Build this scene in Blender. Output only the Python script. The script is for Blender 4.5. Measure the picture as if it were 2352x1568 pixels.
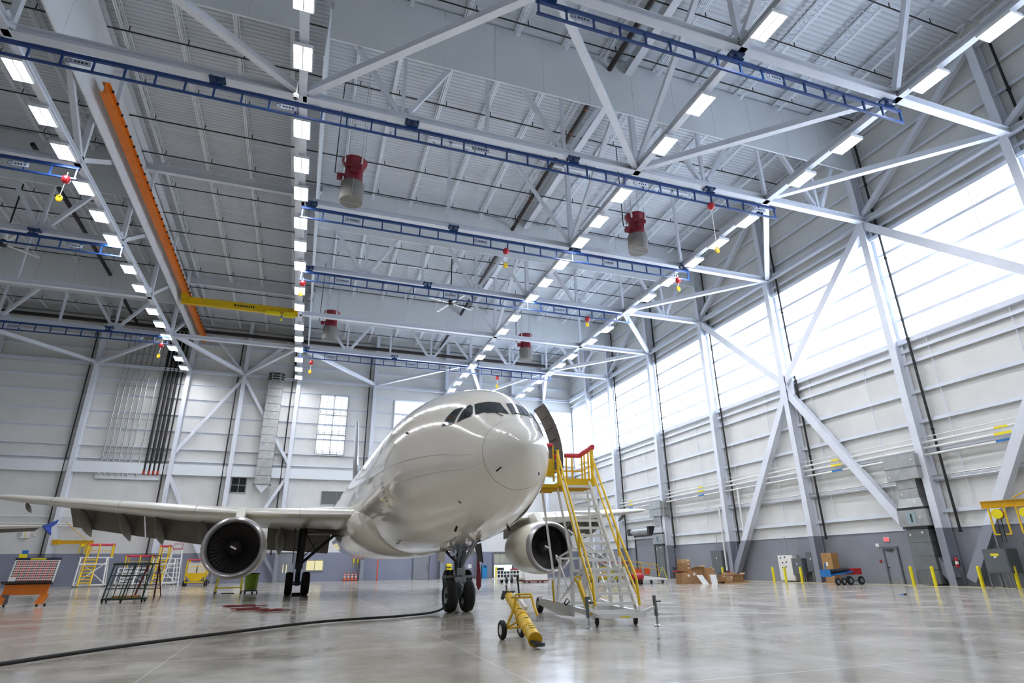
import bpy, math, random
from mathutils import Vector, Matrix
random.seed(7)
for o in list(bpy.data.objects): bpy.data.objects.remove(o)
SC = bpy.context.scene
COL = SC.collection
pi = math.pi

# ------------------------------------------------------------------ camera
CAM_H, F_PX, YAW, PITCH, ROLL = 1.3945, 1339.37, .3371, .3678, .0130
cd = bpy.data.cameras.new('camera'); cam = bpy.data.objects.new('camera', cd); COL.objects.link(cam)
cd.sensor_width = 36; cd.lens = F_PX * 36 / 2352; cd.clip_end = 400; cd.clip_start = .05
fw = Vector((math.sin(YAW)*math.cos(PITCH), math.cos(YAW)*math.cos(PITCH), math.sin(PITCH)))
rt = Vector((math.cos(YAW), -math.sin(YAW), 0)); dn = fw.cross(rt)
c_, s_ = math.cos(ROLL), math.sin(ROLL)
r2, d2 = c_*rt + s_*dn, -s_*rt + c_*dn
cam.matrix_world = Matrix(((r2.x, -d2.x, -fw.x, 0), (r2.y, -d2.y, -fw.y, 0), (r2.z, -d2.z, -fw.z, CAM_H), (0, 0, 0, 1)))
SC.camera = cam
# ------------------------------------------------------------------ world, exposure
SC.view_settings.view_transform = 'Standard'; SC.view_settings.look = 'None'
SC.view_settings.gamma = 1; SC.view_settings.use_curve_mapping = False
SC.view_settings.exposure = 0.45
W = bpy.data.worlds.new('world'); SC.world = W; W.use_nodes = True
bg = W.node_tree.nodes['Background']; bg.inputs[0].default_value = (.75, .85, 1, 1); bg.inputs[1].default_value = 1.0
LAMP_STRENGTH = 85.0      # fluorescent strips of the ceiling lights
DAY_STRENGTH = 5.2        # daylight glow of the translucent wall panels

# ------------------------------------------------------------------ materials
def srgb(h):
    h = h.lstrip('#'); v = [int(h[i:i+2], 16)/255 for i in (0, 2, 4)]
    return tuple(((c/12.92) if c <= .04045 else ((c+.055)/1.055)**2.4) for c in v) + (1,)
M = {}
def mat(name, col, rough=.5, metal=0, noise=.0, scale=3.0, emit=None, es=0, bump=0, bscale=40, coat=0, spec=None, trans=0, alpha=None):
    m = bpy.data.materials.new(name); m.use_nodes = True; nt = m.node_tree; b = nt.nodes['Principled BSDF']
    c = srgb(col) if isinstance(col, str) else col
    b.inputs['Base Color'].default_value = c; b.inputs['Roughness'].default_value = rough; b.inputs['Metallic'].default_value = metal
    if spec is not None: b.inputs['Specular IOR Level'].default_value = spec
    if coat: b.inputs['Coat Weight'].default_value = coat; b.inputs['Coat Roughness'].default_value = .04
    if emit: b.inputs['Emission Color'].default_value = srgb(emit); b.inputs['Emission Strength'].default_value = es
    if alpha is not None: b.inputs['Alpha'].default_value = alpha
    if noise or bump:
        g = nt.nodes.new('ShaderNodeNewGeometry')
        if noise:
            n = nt.nodes.new('ShaderNodeTexNoise'); n.inputs['Scale'].default_value = scale; n.inputs['Detail'].default_value = 5
            nt.links.new(g.outputs['Position'], n.inputs['Vector'])
            r = nt.nodes.new('ShaderNodeMapRange'); r.inputs[1].default_value = .3; r.inputs[2].default_value = .7
            r.inputs[3].default_value = 1-noise; r.inputs[4].default_value = 1+noise*.4
            nt.links.new(n.outputs['Fac'], r.inputs[0])
            x = nt.nodes.new('ShaderNodeMix'); x.data_type = 'RGBA'; x.blend_type = 'MULTIPLY'; x.inputs[0].default_value = 1
            x.inputs[6].default_value = c; nt.links.new(r.outputs[0], x.inputs[7]); nt.links.new(x.outputs[2], b.inputs['Base Color'])
        if bump:
            n2 = nt.nodes.new('ShaderNodeTexNoise'); n2.inputs['Scale'].default_value = bscale; nt.links.new(g.outputs['Position'], n2.inputs['Vector'])
            bp = nt.nodes.new('ShaderNodeBump'); bp.inputs['Strength'].default_value = bump; nt.links.new(n2.outputs['Fac'], bp.inputs['Height']); nt.links.new(bp.outputs[0], b.inputs['Normal'])
    M[name] = m; return m
def wainscot(name, up, low, zline, rough, ribs=None):
    """two-colour paint: grey below the paint line, white above"""
    m = mat(name, up, rough); nt = m.node_tree; b = nt.nodes['Principled BSDF']
    g = nt.nodes.new('ShaderNodeNewGeometry'); sp = nt.nodes.new('ShaderNodeSeparateXYZ'); nt.links.new(g.outputs['Position'], sp.inputs[0])
    gt = nt.nodes.new('ShaderNodeMath'); gt.operation = 'GREATER_THAN'; gt.inputs[1].default_value = zline; nt.links.new(sp.outputs[2], gt.inputs[0])
    x = nt.nodes.new('ShaderNodeMix'); x.data_type = 'RGBA'; x.inputs[6].default_value = srgb(low); x.inputs[7].default_value = srgb(up)
    nt.links.new(gt.outputs[0], x.inputs[0])
    n = nt.nodes.new('ShaderNodeTexNoise'); n.inputs['Scale'].default_value = .7; n.inputs['Detail'].default_value = 6; nt.links.new(g.outputs['Position'], n.inputs['Vector'])
    r = nt.nodes.new('ShaderNodeMapRange'); r.inputs[1].default_value = .3; r.inputs[2].default_value = .7; r.inputs[3].default_value = .93; r.inputs[4].default_value = 1.03
    nt.links.new(n.outputs['Fac'], r.inputs[0])
    y = nt.nodes.new('ShaderNodeMix'); y.data_type = 'RGBA'; y.blend_type = 'MULTIPLY'; y.inputs[0].default_value = 1
    nt.links.new(x.outputs[2], y.inputs[6]); nt.links.new(r.outputs[0], y.inputs[7]); nt.links.new(y.outputs[2], b.inputs['Base Color'])
    if ribs:
        ax, pitch = ribs
        w = nt.nodes.new('ShaderNodeMath'); w.operation = 'MULTIPLY'; w.inputs[1].default_value = 2*pi/pitch; nt.links.new(sp.outputs[ax], w.inputs[0])
        s = nt.nodes.new('ShaderNodeMath'); s.operation = 'SINE'; nt.links.new(w.outputs[0], s.inputs[0])
        bp = nt.nodes.new('ShaderNodeBump'); bp.inputs['Strength'].default_value = .05; bp.inputs['Distance'].default_value = .01
        nt.links.new(s.outputs[0], bp.inputs['Height']); nt.links.new(bp.outputs[0], b.inputs['Normal'])
    return m
ZP = 3.22
wainscot('wall_right_paint', '#d9d9d5', '#85878f', ZP, .55, (1, .3))
wainscot('wall_back_paint', '#dbdbd8', '#85889a', ZP, .55, (0, .3))
wainscot('column_paint', '#dce0e8', '#8b8f99', ZP, .45)
mat('white_steel', '#dbe0e9', .42, noise=.05, scale=1.5)
mat('joist_white', '#e6ebf2', .5, noise=.05, scale=2)
mat('deck_white', '#cdd4db', .5, noise=.08, scale=.35)
mat('curtain_white', '#e2e7eb', .6, noise=.05, scale=.4)
mat('blue_rail', '#173a74', .4, noise=.12, scale=2)
mat('blue_dark', '#17345f', .45)
mat('orange_steel', '#d9741a', .45, noise=.12, scale=1.5)
mat('yellow_steel', '#e8bf10', .42, noise=.10, scale=2)
mat('yellow_deep', '#d6a40c', .45, noise=.15, scale=3)
mat('crane_yellow', '#d9b400', .4, noise=.08, scale=2)
mat('black_pipe', '#1c1a1a', .5, noise=.1)
mat('brown_pipe', '#2e2626', .5, noise=.1)
mat('red_paint', '#7e1627', .38, noise=.12, scale=2)
mat('red_pad', '#d0394f', .5, noise=.06, scale=8)
mat('red_bright', '#b01e28', .4)
mat('mesh_screen', '#76726d', .7, noise=.10, scale=30, bump=.3, bscale=120)
mat('galv', '#b4b6b5', .38, metal=.75, noise=.18, scale=2.5)
mat('galv_dark', '#7f8384', .45, metal=.6, noise=.15, scale=2)
mat('lamp_housing', '#e6e8ea', .5)
mat('lamp_tube', '#ffffff', .5, emit='#f6f8ff', es=LAMP_STRENGTH)
mat('day_panel', '#e8eef5', .6, emit='#dfecff', es=DAY_STRENGTH)
mat('grey_door', '#85888f', .5, noise=.04)
mat('grey_box', '#5f6466', .5, noise=.06)
mat('grey_box_light', '#9ba0a0', .5, noise=.05)
mat('dark_glass', '#1d2021', .12)
mat('black_rubber', '#191817', .75, noise=.15, scale=9, bump=.2, bscale=60)
mat('black_metal', '#222222', .5)
mat('dark_steel', '#4a4b4d', .4, metal=.7, noise=.2, scale=10)
mat('chrome', '#cfd2d6', .15, metal=1)
mat('white_paint', '#e9e9e6', .35, noise=.05, scale=4)
mat('cardboard', '#a17a52', .8, noise=.12, scale=5)
mat('cardboard_light', '#b9936a', .8, noise=.12, scale=5)
mat('paper_white', '#e6e4df', .7)
mat('wood', '#a9814f', .7, noise=.2, scale=6)
mat('dark_green', '#1f3b2c', .5, noise=.1)
mat('lime_green', '#86a62b', .55, noise=.08, scale=4)
mat('cone_orange', '#d9541e', .55)
mat('locker_blue', '#1c7fb8', .45, noise=.05)
mat('cart_blue', '#2170b5', .45, noise=.1, scale=4)
mat('navy', '#1c2438', .5)
mat('sign_yellow', '#f0dd1a', .5)
mat('ink', '#1a1a1a', .6)
mat('ink_red', '#b02a2a', .6)
mat('brick_red', '#7c3b34', .7, noise=.1)
mat('hose_red', '#7d2930', .6)
mat('lit_room', '#e8dfb0', .6, emit='#f2e49a', es=.22)
mat('lit_outside', '#dff3f3', .5, emit='#dff6f5', es=.8)

# ------------------------------------------------------------------ mesh builder
class MB:
    def __init__(s): s.v = []; s.f = []
    def add(s, vs, fs):
        n = len(s.v); s.v += [tuple(v) for v in vs]; s.f += [tuple(i+n for i in f) for f in fs]; return s
    def box(s, x0, x1, y0, y1, z0, z1):
        return s.add([(x0,y0,z0),(x1,y0,z0),(x1,y1,z0),(x0,y1,z0),(x0,y0,z1),(x1,y0,z1),(x1,y1,z1),(x0,y1,z1)],
                     [(0,3,2,1),(4,5,6,7),(0,1,5,4),(1,2,6,5),(2,3,7,6),(3,0,4,7)])
    def frame(s, p, q, up=(0,0,1)):
        p, q = Vector(p), Vector(q); d = (q-p).normalized(); u = Vector(up)
        if abs(d.dot(u)) > .99: u = Vector((0,1,0)) if abs(d.y) < .9 else Vector((1,0,0))
        a = d.cross(u).normalized(); b = a.cross(d).normalized(); return p, q, a, b
    def beam(s, p, q, w, h=None, up=(0,0,1)):
        h = h or w; p, q, a, b = s.frame(p, q, up); vs = []
        for c in (p, q):
            for i, j in ((-1,-1),(1,-1),(1,1),(-1,1)): vs.append(c + a*(i*w/2) + b*(j*h/2))
        return s.add(vs, [(0,1,2,3),(7,6,5,4),(0,4,5,1),(1,5,6,2),(2,6,7,3),(3,7,4,0)])
    def ibeam(s, p, q, w, h, tf=.04, tw=.03, up=(0,0,1)):
        p, q, a, b = s.frame(p, q, up)
        s.beam(p+b*(h/2-tf/2), q+b*(h/2-tf/2), w, tf, up); s.beam(p-b*(h/2-tf/2), q-b*(h/2-tf/2), w, tf, up); s.beam(p, q, tw, h-2*tf, up); return s
    def tube(s, p, q, r, n=8, r2=None, cap=True):
        r2 = r if r2 is None else r2; p, q, a, b = s.frame(p, q); vs = []
        for c, R in ((p, r), (q, r2)):
            for k in range(n):
                t = 2*pi*k/n; vs.append(c + a*(R*math.cos(t)) + b*(R*math.sin(t)))
        fs = [(k, (k+1) % n, n+(k+1) % n, n+k) for k in range(n)]
        if cap: fs += [tuple(range(n-1, -1, -1)), tuple(range(n, 2*n))]
        return s.add(vs, fs)
    def path(s, pts, r, n=8, closed=False):
        P = [Vector(p) for p in pts]; m = len(P); vs = []; ref = None
        for i in range(m):
            if closed: d = (P[(i+1) % m]-P[i-1]).normalized()
            else: d = (P[min(i+1, m-1)]-P[max(i-1, 0)]).normalized()
            if ref is None:
                ref = Vector((0,0,1)) if abs(d.z) < .9 else Vector((1,0,0))
            a = d.cross(ref).normalized(); b = a.cross(d).normalized(); ref = b
            for k in range(n):
                t = 2*pi*k/n; vs.append(P[i] + a*(r*math.cos(t)) + b*(r*math.sin(t)))
        fs = []
        for i in range(m if closed else m-1):
            j = (i+1) % m
            for k in range(n): fs.append((i*n+k, i*n+(k+1) % n, j*n+(k+1) % n, j*n+k))
        if not closed: fs += [tuple(range(n-1, -1, -1)), tuple(range((m-1)*n, m*n))]
        return s.add(vs, fs)
    def lathe(s, prof, n=24, mtx=None):
        """prof: (radius, height) pairs turned about z"""
        vs = []; 
        for r, z in prof:
            for k in range(n):
                t = 2*pi*k/n; v = Vector((r*math.cos(t), r*math.sin(t), z)); vs.append(mtx @ v if mtx else v)
        fs = []
        for i in range(len(prof)-1):
            for k in range(n): fs.append((i*n+k, i*n+(k+1) % n, (i+1)*n+(k+1) % n, (i+1)*n+k))
        return s.add(vs, fs)
    def prism(s, pts, vec):
        """polygon pts (3-D) extruded along vec"""
        n = len(pts); vec = Vector(vec); P = [Vector(p) for p in pts]
        return s.add(P + [p+vec for p in P], [tuple(range(n-1, -1, -1)), tuple(range(n, 2*n))] + [(k, (k+1) % n, n+(k+1) % n, n+k) for k in range(n)])
    def xf(s, mtx):
        s.v = [tuple(mtx @ Vector(v)) for v in s.v]; return s
    def mesh(s, name, m=None, smooth=False):
        me = bpy.data.meshes.new(name); me.from_pydata(s.v, [], s.f)
        bmm = None
        import bmesh
        bmm = bmesh.new(); bmm.from_mesh(me); bmesh.ops.recalc_face_normals(bmm, faces=bmm.faces); bmm.to_mesh(me); bmm.free()
        if m: me.materials.append(M[m] if isinstance(m, str) else m)
        if smooth:
            for p in me.polygons: p.use_smooth = True
            try: me.set_sharp_from_angle(angle=math.radians(smooth if smooth > 1 else 40))
            except Exception: pass
        me.update(); return me
    def build(s, name, m=None, parent=None, smooth=False, loc=None):
        o = bpy.data.objects.new(name, s.mesh(name, m, smooth)); COL.objects.link(o)
        if parent: o.parent = parent
        if loc: o.location = loc
        return o
def tag(o, label=None, cat=None, group=None, kind=None):
    if label: o['label'] = label
    if cat: o['category'] = cat
    if group: o['group'] = group
    if kind: o['kind'] = kind
    return o
def thing(name, label, cat, loc=(0,0,0), rz=0, group=None):
    o = bpy.data.objects.new(name, None); COL.objects.link(o); o.location = loc; o.rotation_euler = (0,0,rz); o.empty_display_size = .1
    return tag(o, label, cat, group)
def inst(me, name, parent=None, loc=(0,0,0), rz=0):
    o = bpy.data.objects.new(name, me); COL.objects.link(o)
    if parent: o.parent = parent
    o.location = loc; o.rotation_euler = (0,0,rz); return o
def one(name, mb, m, label, cat, group=None, smooth=False, loc=None, rz=0):
    o = mb.build(name, m, None, smooth, loc); o.rotation_euler = (0,0,rz); return tag(o, label, cat, group)
def copy_tree(o, parent=None):
    c = o.copy(); COL.objects.link(c)
    if parent: c.parent = parent
    for ch in o.children: copy_tree(ch, c)
    return c
def struct(name, mb, m, parent=None, smooth=False):
    o = mb.build(name, m, parent, smooth)
    if not parent: o['kind'] = 'structure'
    return o
ORD = ['first','second','third','fourth','fifth','sixth','seventh','eighth','ninth','tenth','eleventh','twelfth','thirteenth','fourteenth','fifteenth','sixteenth','seventeenth','eighteenth','nineteenth','twentieth','twenty-first','twenty-second']
def text(body, size, mtx, m_, par, name='lettering'):
    cu = bpy.data.curves.new(name, 'FONT'); cu.body = body; cu.size = size; cu.extrude = .004; cu.align_x = 'CENTER'; cu.align_y = 'CENTER'
    tmp = bpy.data.objects.new(name, cu); COL.objects.link(tmp); dg = bpy.context.evaluated_depsgraph_get(); me = bpy.data.meshes.new_from_object(tmp.evaluated_get(dg)); bpy.data.objects.remove(tmp)
    me.materials.clear(); me.materials.append(M[m_]); q = bpy.data.objects.new(name, me); COL.objects.link(q); q.parent = par; q.matrix_local = mtx; return q
# ================================================================== the hangar shell
XR, YB, XL, YF, XLX = 36.66, 78.0, -44.0, -16.0, -44.0
XA, XB, XC, XD = -15.1, -2.25, 17.4, 27.35
T = [16.1, 25.8, 35.6, 45.3, 55.0, 64.9]
ZCH = 24.3
def zroof(y): return 32.75 - .027*(y-25.6)       # underside of deck
def zjoist(y): return zroof(y) - .78              # bottom of joists

# floor: polished concrete
fm = mat('floor_concrete', '#a39f97', .2); nt = fm.node_tree; b = nt.nodes['Principled BSDF']
g = nt.nodes.new('ShaderNodeNewGeometry')
def noise(scale, detail=6, sx=1, sy=1, rough=.6):
    mp = nt.nodes.new('ShaderNodeMapping'); mp.inputs['Scale'].default_value = (sx, sy, 1); nt.links.new(g.outputs['Position'], mp.inputs[0])
    n = nt.nodes.new('ShaderNodeTexNoise'); n.inputs['Scale'].default_value = scale; n.inputs['Detail'].default_value = detail; n.inputs['Roughness'].default_value = rough
    nt.links.new(mp.outputs[0], n.inputs['Vector']); return n.outputs['Fac']
def ramp(src, a, b2, lo, hi):
    r = nt.nodes.new('ShaderNodeMapRange'); r.inputs[1].default_value = a; r.inputs[2].default_value = b2; r.inputs[3].default_value = lo; r.inputs[4].default_value = hi
    nt.links.new(src, r.inputs[0]); return r.outputs[0]
def mixc(kind, fac, a, b2):
    x = nt.nodes.new('ShaderNodeMix'); x.data_type = 'RGBA'; x.blend_type = kind
    for k, v in ((0, fac), (6, a), (7, b2)):
        if hasattr(v, 'is_linked') or isinstance(v, bpy.types.NodeSocket): nt.links.new(v, x.inputs[k])
        else: x.inputs[k].default_value = v
    return x.outputs[2]
base = mixc('MIX', ramp(noise(.35), .38, .62, 0, 1), srgb('#a69e90'), srgb('#bfb9af'))
base = mixc('MULTIPLY', 1.0, base, ramp(noise(1.6, 8, 1, 1, .7), .3, .7, .82, 1.08))
base = mixc('MULTIPLY', 1.0, base, ramp(noise(9, 4, .6, 1), .3, .7, .96, 1.03))
sp = nt.nodes.new('ShaderNodeSeparateXYZ'); nt.links.new(g.outputs['Position'], sp.inputs[0])
def joint(axis, off, pitch, w):
    def mth(op, a, bb):
        m_ = nt.nodes.new('ShaderNodeMath'); m_.operation = op
        for k, v in ((0, a), (1, bb)):
            if isinstance(v, bpy.types.NodeSocket): nt.links.new(v, m_.inputs[k])
            else: m_.inputs[k].default_value = v
        return m_.outputs[0]
    u = mth('ADD', sp.outputs[axis], 1000*pitch - off)
    return mth('LESS_THAN', mth('PINGPONG', u, pitch/2), w)
jx = joint(0, -1.88, 4.9, .012); jy = joint(1, 26.9, 4.9, .02)
base = mixc('MIX', jx, base, srgb('#cfcabd')); base = mixc('MIX', jy, base, srgb('#c9c4b8'))
nt.links.new(base, b.inputs['Base Color'])
nt.links.new(ramp(noise(.7, 7, 1, 1), .3, .7, .10, .22), b.inputs['Roughness'])
b.inputs['Specular IOR Level'].default_value = .55
bp = nt.nodes.new('ShaderNodeBump'); bp.inputs['Strength'].default_value = .03; bp.inputs['Distance'].default_value = .01
nt.links.new(noise(3, 4), bp.inputs['Height'])
fl = MB(); fl.box(XL-.5, XR+.6, YF-.5, YB+.6, -.3, 0)
struct('floor', fl, 'floor_concrete')
# yellow-edged kerb strip along the right wall
kb = MB(); kb.box(35.2, XR, YF, YB, 0, .03)
struct('trim_1', kb, mat('kerb_beige', '#b0a993', .6, noise=.1))

# ceiling: corrugated deck, ribs run across (x), profile along y
dk = MB(); pitch = .30; y = YF; prof = []
while y < YB:
    for dy, dz in ((0, 0), (.05, .07), (.20, .07), (.25, 0)): prof.append((y+dy, dz))
    y += pitch
prof.append((y, 0)); vs = []
for x in (XL, -14.0, 0, 14.0, XR+.2):
    for yy, dz in prof: vs.append((x, yy, zroof(yy)+dz))
n = len(prof); fs = [(i*n+k, i*n+k+1, (i+1)*n+k+1, (i+1)*n+k) for i in range(4) for k in range(n-1)]
dk.add(vs, fs)
ceil = struct('ceiling', dk, 'deck_white')
cap = MB(); cap.add([(XL, YF, zroof(YF)+.4), (XR+.3, YF, zroof(YF)+.4), (XR+.3, YB+.3, zroof(YB)+.4), (XL, YB+.3, zroof(YB)+.4)], [(0,1,2,3)]); cap.build('roof_sheet', 'deck_white', ceil)
# bar joists along y, shared mesh per bay (slope follows the roof)
def joist_mesh(L, slope):
    m = MB(); D = .78
    def z(y): return slope*y
    for dx in (-.06, .06):
        m.beam((dx, 0, z(0)-.05), (dx, L, z(L)-.05), .07, .07); m.beam((dx, .5, z(.5)-D), (dx, L-.5, z(L-.5)-D), .075, .07)
    k = int(L/1.2); st = L/k
    for i in range(k):
        a, c = i*st, (i+1)*st; mid = (a+c)/2
        m.beam((0, a, z(a)-.06), (0, mid, z(mid)-D), .035); m.beam((0, mid, z(mid)-D), (0, c, z(c)-.06), .035)
    return m.mesh('joist', 'joist_white')
bays = [(-4.0, 16.1-.2), (16.1+.1, 25.7), (25.9, 45.2), (45.4, 64.8), (65.0, 77.9)]
jx_list = [-41, -37.7, -34.4, -31.1, -27.8, -24.5, -21.2, -18.0, -13.3, -10.1, -6.9, -3.7, .3, 2.9, 6.2, 9.45, 12.7, 15.4, 19.4, 22.8, 26.1, 29.5, 32.9, 36.2]
for (y0, y1) in bays:
    me = joist_mesh(y1-y0, -.027)
    for x in jx_list: inst(me, 'joist', ceil, (x, y0, zroof(y0)))
# horizontal bridging rods between joists
br = MB()
for yy in (20.5, 30.5, 40.5, 50.2, 60, 71): br.tube((XL+1, yy, zjoist(yy)+.05), (XR-.3, yy, zjoist(yy)+.05), .02, 5)
br.build('bridging_rod', 'joist_white', ceil)

# walls -------------------------------------------------------------
SILL, HEAD = 15.1, 22.75
wr = MB(); wr.box(XR, XR+.3, YF, YB+.3, 0, SILL); wr.box(XR, XR+.3, YF, YB+.3, HEAD, 34.5); wr.box(XR, XR+.3, 76.0, YB+.3, SILL, HEAD)
wall_r = struct('wall_right', wr, 'wall_right_paint')
wb = MB()   # back wall with window openings: shutter window, centre window, right window, small window, low openings
holes = [(.75, 4.15, 14.85, 22.6), (10.4, 25.0, 14.85, 22.6), (30.8, 36.4, 14.85, 22.6)]
xs = sorted({XL, XR} | {h_[0] for h_ in holes} | {h_[1] for h_ in holes})
for a, c in zip(xs[:-1], xs[1:]):
    if any(abs(a-h_[0]) < 1e-6 for h_ in holes): wb.box(a, c, YB, YB+.3, 0, 14.85); wb.box(a, c, YB, YB+.3, 22.6, 34)
    else: wb.box(a, c, YB, YB+.3, 0, 34)
wall_b = struct('wall_back', wb, 'wall_back_paint')
wl = MB(); wl.box(XL-.3, XL, YF, YB+.3, 0, 34.5); struct('wall_left', wl, 'wall_right_paint')
wf = MB(); wf.box(XL-.3, XR+.3, YF-.3, YF, 0, 34.5); struct('wall_front', wf, 'wall_back_paint')

# girts: horizontal rails on the right wall
ge = MB(); ge.box(0, .22, YF+.2, YB, 0, .05); ge.box(.0, .03, YF+.2, YB, -.16, 0); gme = ge.mesh('girt', 'white_steel')
for z in (4.25, 6.1, 7.85, 9.7, 11.6, 13.55, 14.35, 23.6, 25.5, 27.4, 29.3, 31.2): inst(gme, 'girt', wall_r, (XR-.22, 0, z))
for z in (16.45, 18.1, 19.75, 21.4):
    gg = MB(); gg.box(XR-.2, XR-.03, YF+.2, 76, z-.10, z+.10); gg.build('girt', 'white_steel', wall_r)
tr = MB(); tr.box(XR-.06, XR, YF, YB, ZP, ZP+.09); struct('trim_2', tr, 'white_steel')
tr = MB(); tr.box(XR-.30, XR, YF, 76.2, SILL-.32, SILL+.02); tr.box(XR-.30, XR, YF, 76.2, HEAD, HEAD+.28); struct('trim_3', tr, 'white_steel')
# sag rods
for yy in [YF+4.9*k+ .9 for k in range(1, 19)]:
    sr = MB(); sr.tube((XR-.16, yy, ZP+1.1), (XR-.16, yy, 23.6), .03, 5); sr.build('sag_rod', 'white_steel', wall_r)
ge = MB(); ge.box(XL+.1, XR-.1, 0, .22, 0, .05); ge.box(XL+.1, XR-.1, .19, .22, -.16, 0); gmb = ge.mesh('girt', 'white_steel')
for z in (16.85, 18.8, 20.85, 22.7, 26.2, 28.0): inst(gmb, 'girt', wall_b, (0, YB-.22, z))
bb = MB(); bb.box(XL+.1, XR-.2, YB-.55, YB, 11.75, 12.95); bb.build('wide_girt', 'curtain_white', wall_b)
gg = MB(); gg.box(XL+.1, XR-.2, YB-.35, YB, 13.3, 13.4); gg.build('girt', 'white_steel', wall_b)
gg = MB(); gg.box(XL+.1, XR-.2, YB-.35, YB, 14.75, 14.85); gg.build('girt', 'white_steel', wall_b)
# translucent windows: each bay a window, each pane its own piece
colsY = [-3.5, 6.4, 16.3, 26.0, 35.75, 45.15, 54.95, 64.7, 76.0]
zrow = [SILL, 16.45, 18.1, 19.75, 21.4, HEAD]
wn = 0
for a, c in zip(colsY[:-1], colsY[1:]):
    wn += 1; o = bpy.data.objects.new('window_%d' % wn, None); COL.objects.link(o); o['kind'] = 'structure'; o.location = (XR+.12, (a+c)/2, SILL)
    npan = 6 if c-a > 8 else 4; st = (c-a)/npan
    for r in range(5):
        pm = MB(); pm.box(0, .05, .008, st-.008, .012, zrow[r+1]-zrow[r]-.012); pme = pm.mesh('pane', 'day_panel')
        for k in range(npan): inst(pme, 'pane', o, (0, a-(a+c)/2+k*st, zrow[r]-SILL))
    mu = MB()
    for k in range(1, npan): mu.box(.05, .08, -(c-a)/2+k*st-.03, -(c-a)/2+k*st+.03, 0, HEAD-SILL)
    mu.build('mullion', 'galv', o)
for hx0, hx1, z0, z1 in holes[1:]:
    wn += 1; o = bpy.data.objects.new('window_%d' % wn, None); COL.objects.link(o); o['kind'] = 'structure'; o.location = (hx0, YB+.1, z0)
    npan = max(2, round((hx1-hx0)/1.6)); st = (hx1-hx0)/npan
    for k in range(npan):
        for r in range(4):
            hh = (z1-z0)/4; pm = MB(); pm.box(k*st+.01, (k+1)*st-.01, 0, .05, r*hh+.02, (r+1)*hh-.02); pm.build('pane', 'day_panel', o)
    fr = MB(); w_ = hx1-hx0; h_ = z1-z0
    fr.box(-.15, 0, -.25, .1, -.12, h_+.15); fr.box(w_, w_+.15, -.25, .1, -.12, h_+.15); fr.box(0, w_, -.25, .1, h_, h_+.15); fr.box(0, w_, -.25, .1, -.12, 0)
    for r in (1, 2, 3): fr.box(0, w_, -.2, -.05, r*h_/4-.04, r*h_/4+.04)
    fr.build('window_frame', 'white_steel', o)
# shuttered ventilation window
wn += 1; o = bpy.data.objects.new('window_%d' % wn, None); COL.objects.link(o); o['kind'] = 'structure'; o.location = (.75, YB, 14.85)
bk = MB(); bk.box(0, 3.4, .2, .25, 0, 7.75); bk.build('backing', 'day_panel', o)
fr = MB(); 
for x in (-.12, 1.66, 3.4): fr.box(x, x+.1, -.25, .2, -.1, 7.85)
for z in (-.1, 2.5, 5.1, 7.75): fr.box(-.12, 3.5, -.25, .2, z, z+.1)
fr.build('window_frame', 'galv', o)
sm = MB(); sm.beam((0, 0, 0), (1.66, 0, 0), .16, .012, (0, .8, .6)); sme = sm.mesh('slat', 'white_paint')
for cx in (0, 1.74):
    for k in range(36): inst(sme, 'slat', o, (cx, -.02, .12 + k*.213))
rd = MB()
for x in (.85, 2.6): rd.tube((x, -.16, 0), (x, -.16, 7.7), .02, 5)
for x in (.1, .85, 1.8, 2.6):
    for z in (.1, 2.7, 5.3): rd.box(x-.03, x+.03, -.26, -.16, z, z+.4)
rd.build('control_rod', 'black_metal', o)

# ------------------------------------------------------------------ columns
def column(x, y, face, label, w=.46, d=.8, z1=31.5):
    m = MB(); up = (1,0,0) if face == 'x' else (0,1,0)
    m.ibeam((x, y, 0), (x, y, z1), w, d, .045, .035, up)
    m.box(x-.35, x+.35, y-.35, y+.35, 0, .03)
    return one('steel_column', m, 'column_paint', label, 'column', 'painted steel wall columns')
rightY = [6.4, 16.3, 26.0, 35.75, 45.15, 54.95, 64.7, 71.2]
for k, yy in enumerate(rightY):
    nm = ['nearest of the', 'second-nearest', 'third-nearest', 'fourth-nearest', 'fifth-nearest', 'sixth-nearest', 'seventh-nearest', 'farthest of the']
    column(XR-.5, yy, 'x', 'two-tone steel column on the windowed wall, %s%s' % (nm[k], ' row' if k in (0, 7) else ' to the viewer'))
backX = [-34.6, -24.7, -14.95, -8.7, -2.2, 7.5, 17.3, 22.2, 27.1, 31.9]
for k, xx in enumerate(backX):
    column(xx, YB-.5, 'y', 'two-tone steel column on the far wall, %s from the left' % ORD[k])
# black drain pipes beside columns
for k, (xx, yy) in enumerate([(XR-.35, v-.85) for v in rightY[1:7]]):
    m = MB(); m.path([(XR-1.2, yy, 30.9-.02*(yy-26)), (xx, yy, 30.9-.02*(yy-26)), (xx, yy, 3.0)], .075, 8)
    for z in (3.0, 9, 15, 21, 27): m.lathe([(.11, -.05), (.11, .05)], 10, Matrix.Translation((xx, yy, z)))
    one('drain_pipe', m, 'black_pipe', 'black drain pipe beside the windowed wall column, %s from the camera' % ORD[k], 'pipe', 'black drain pipes on the windowed wall', 30)
for k, xx in enumerate(backX[:6]):
    m = MB(); m.path([(xx-.75, YB-.5, 28.8), (xx-.75, YB-.5, 3.0)], .075, 8); m.lathe([(.12, -.06), (.12, .06)], 10, Matrix.Translation((xx-.75, YB-.5, 3.05)))
    one('drain_pipe', m, 'black_pipe', 'black drain pipe beside the far wall column, %s from the left' % ORD[k], 'pipe', 'black drain pipes on the far wall', 30)

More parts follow.
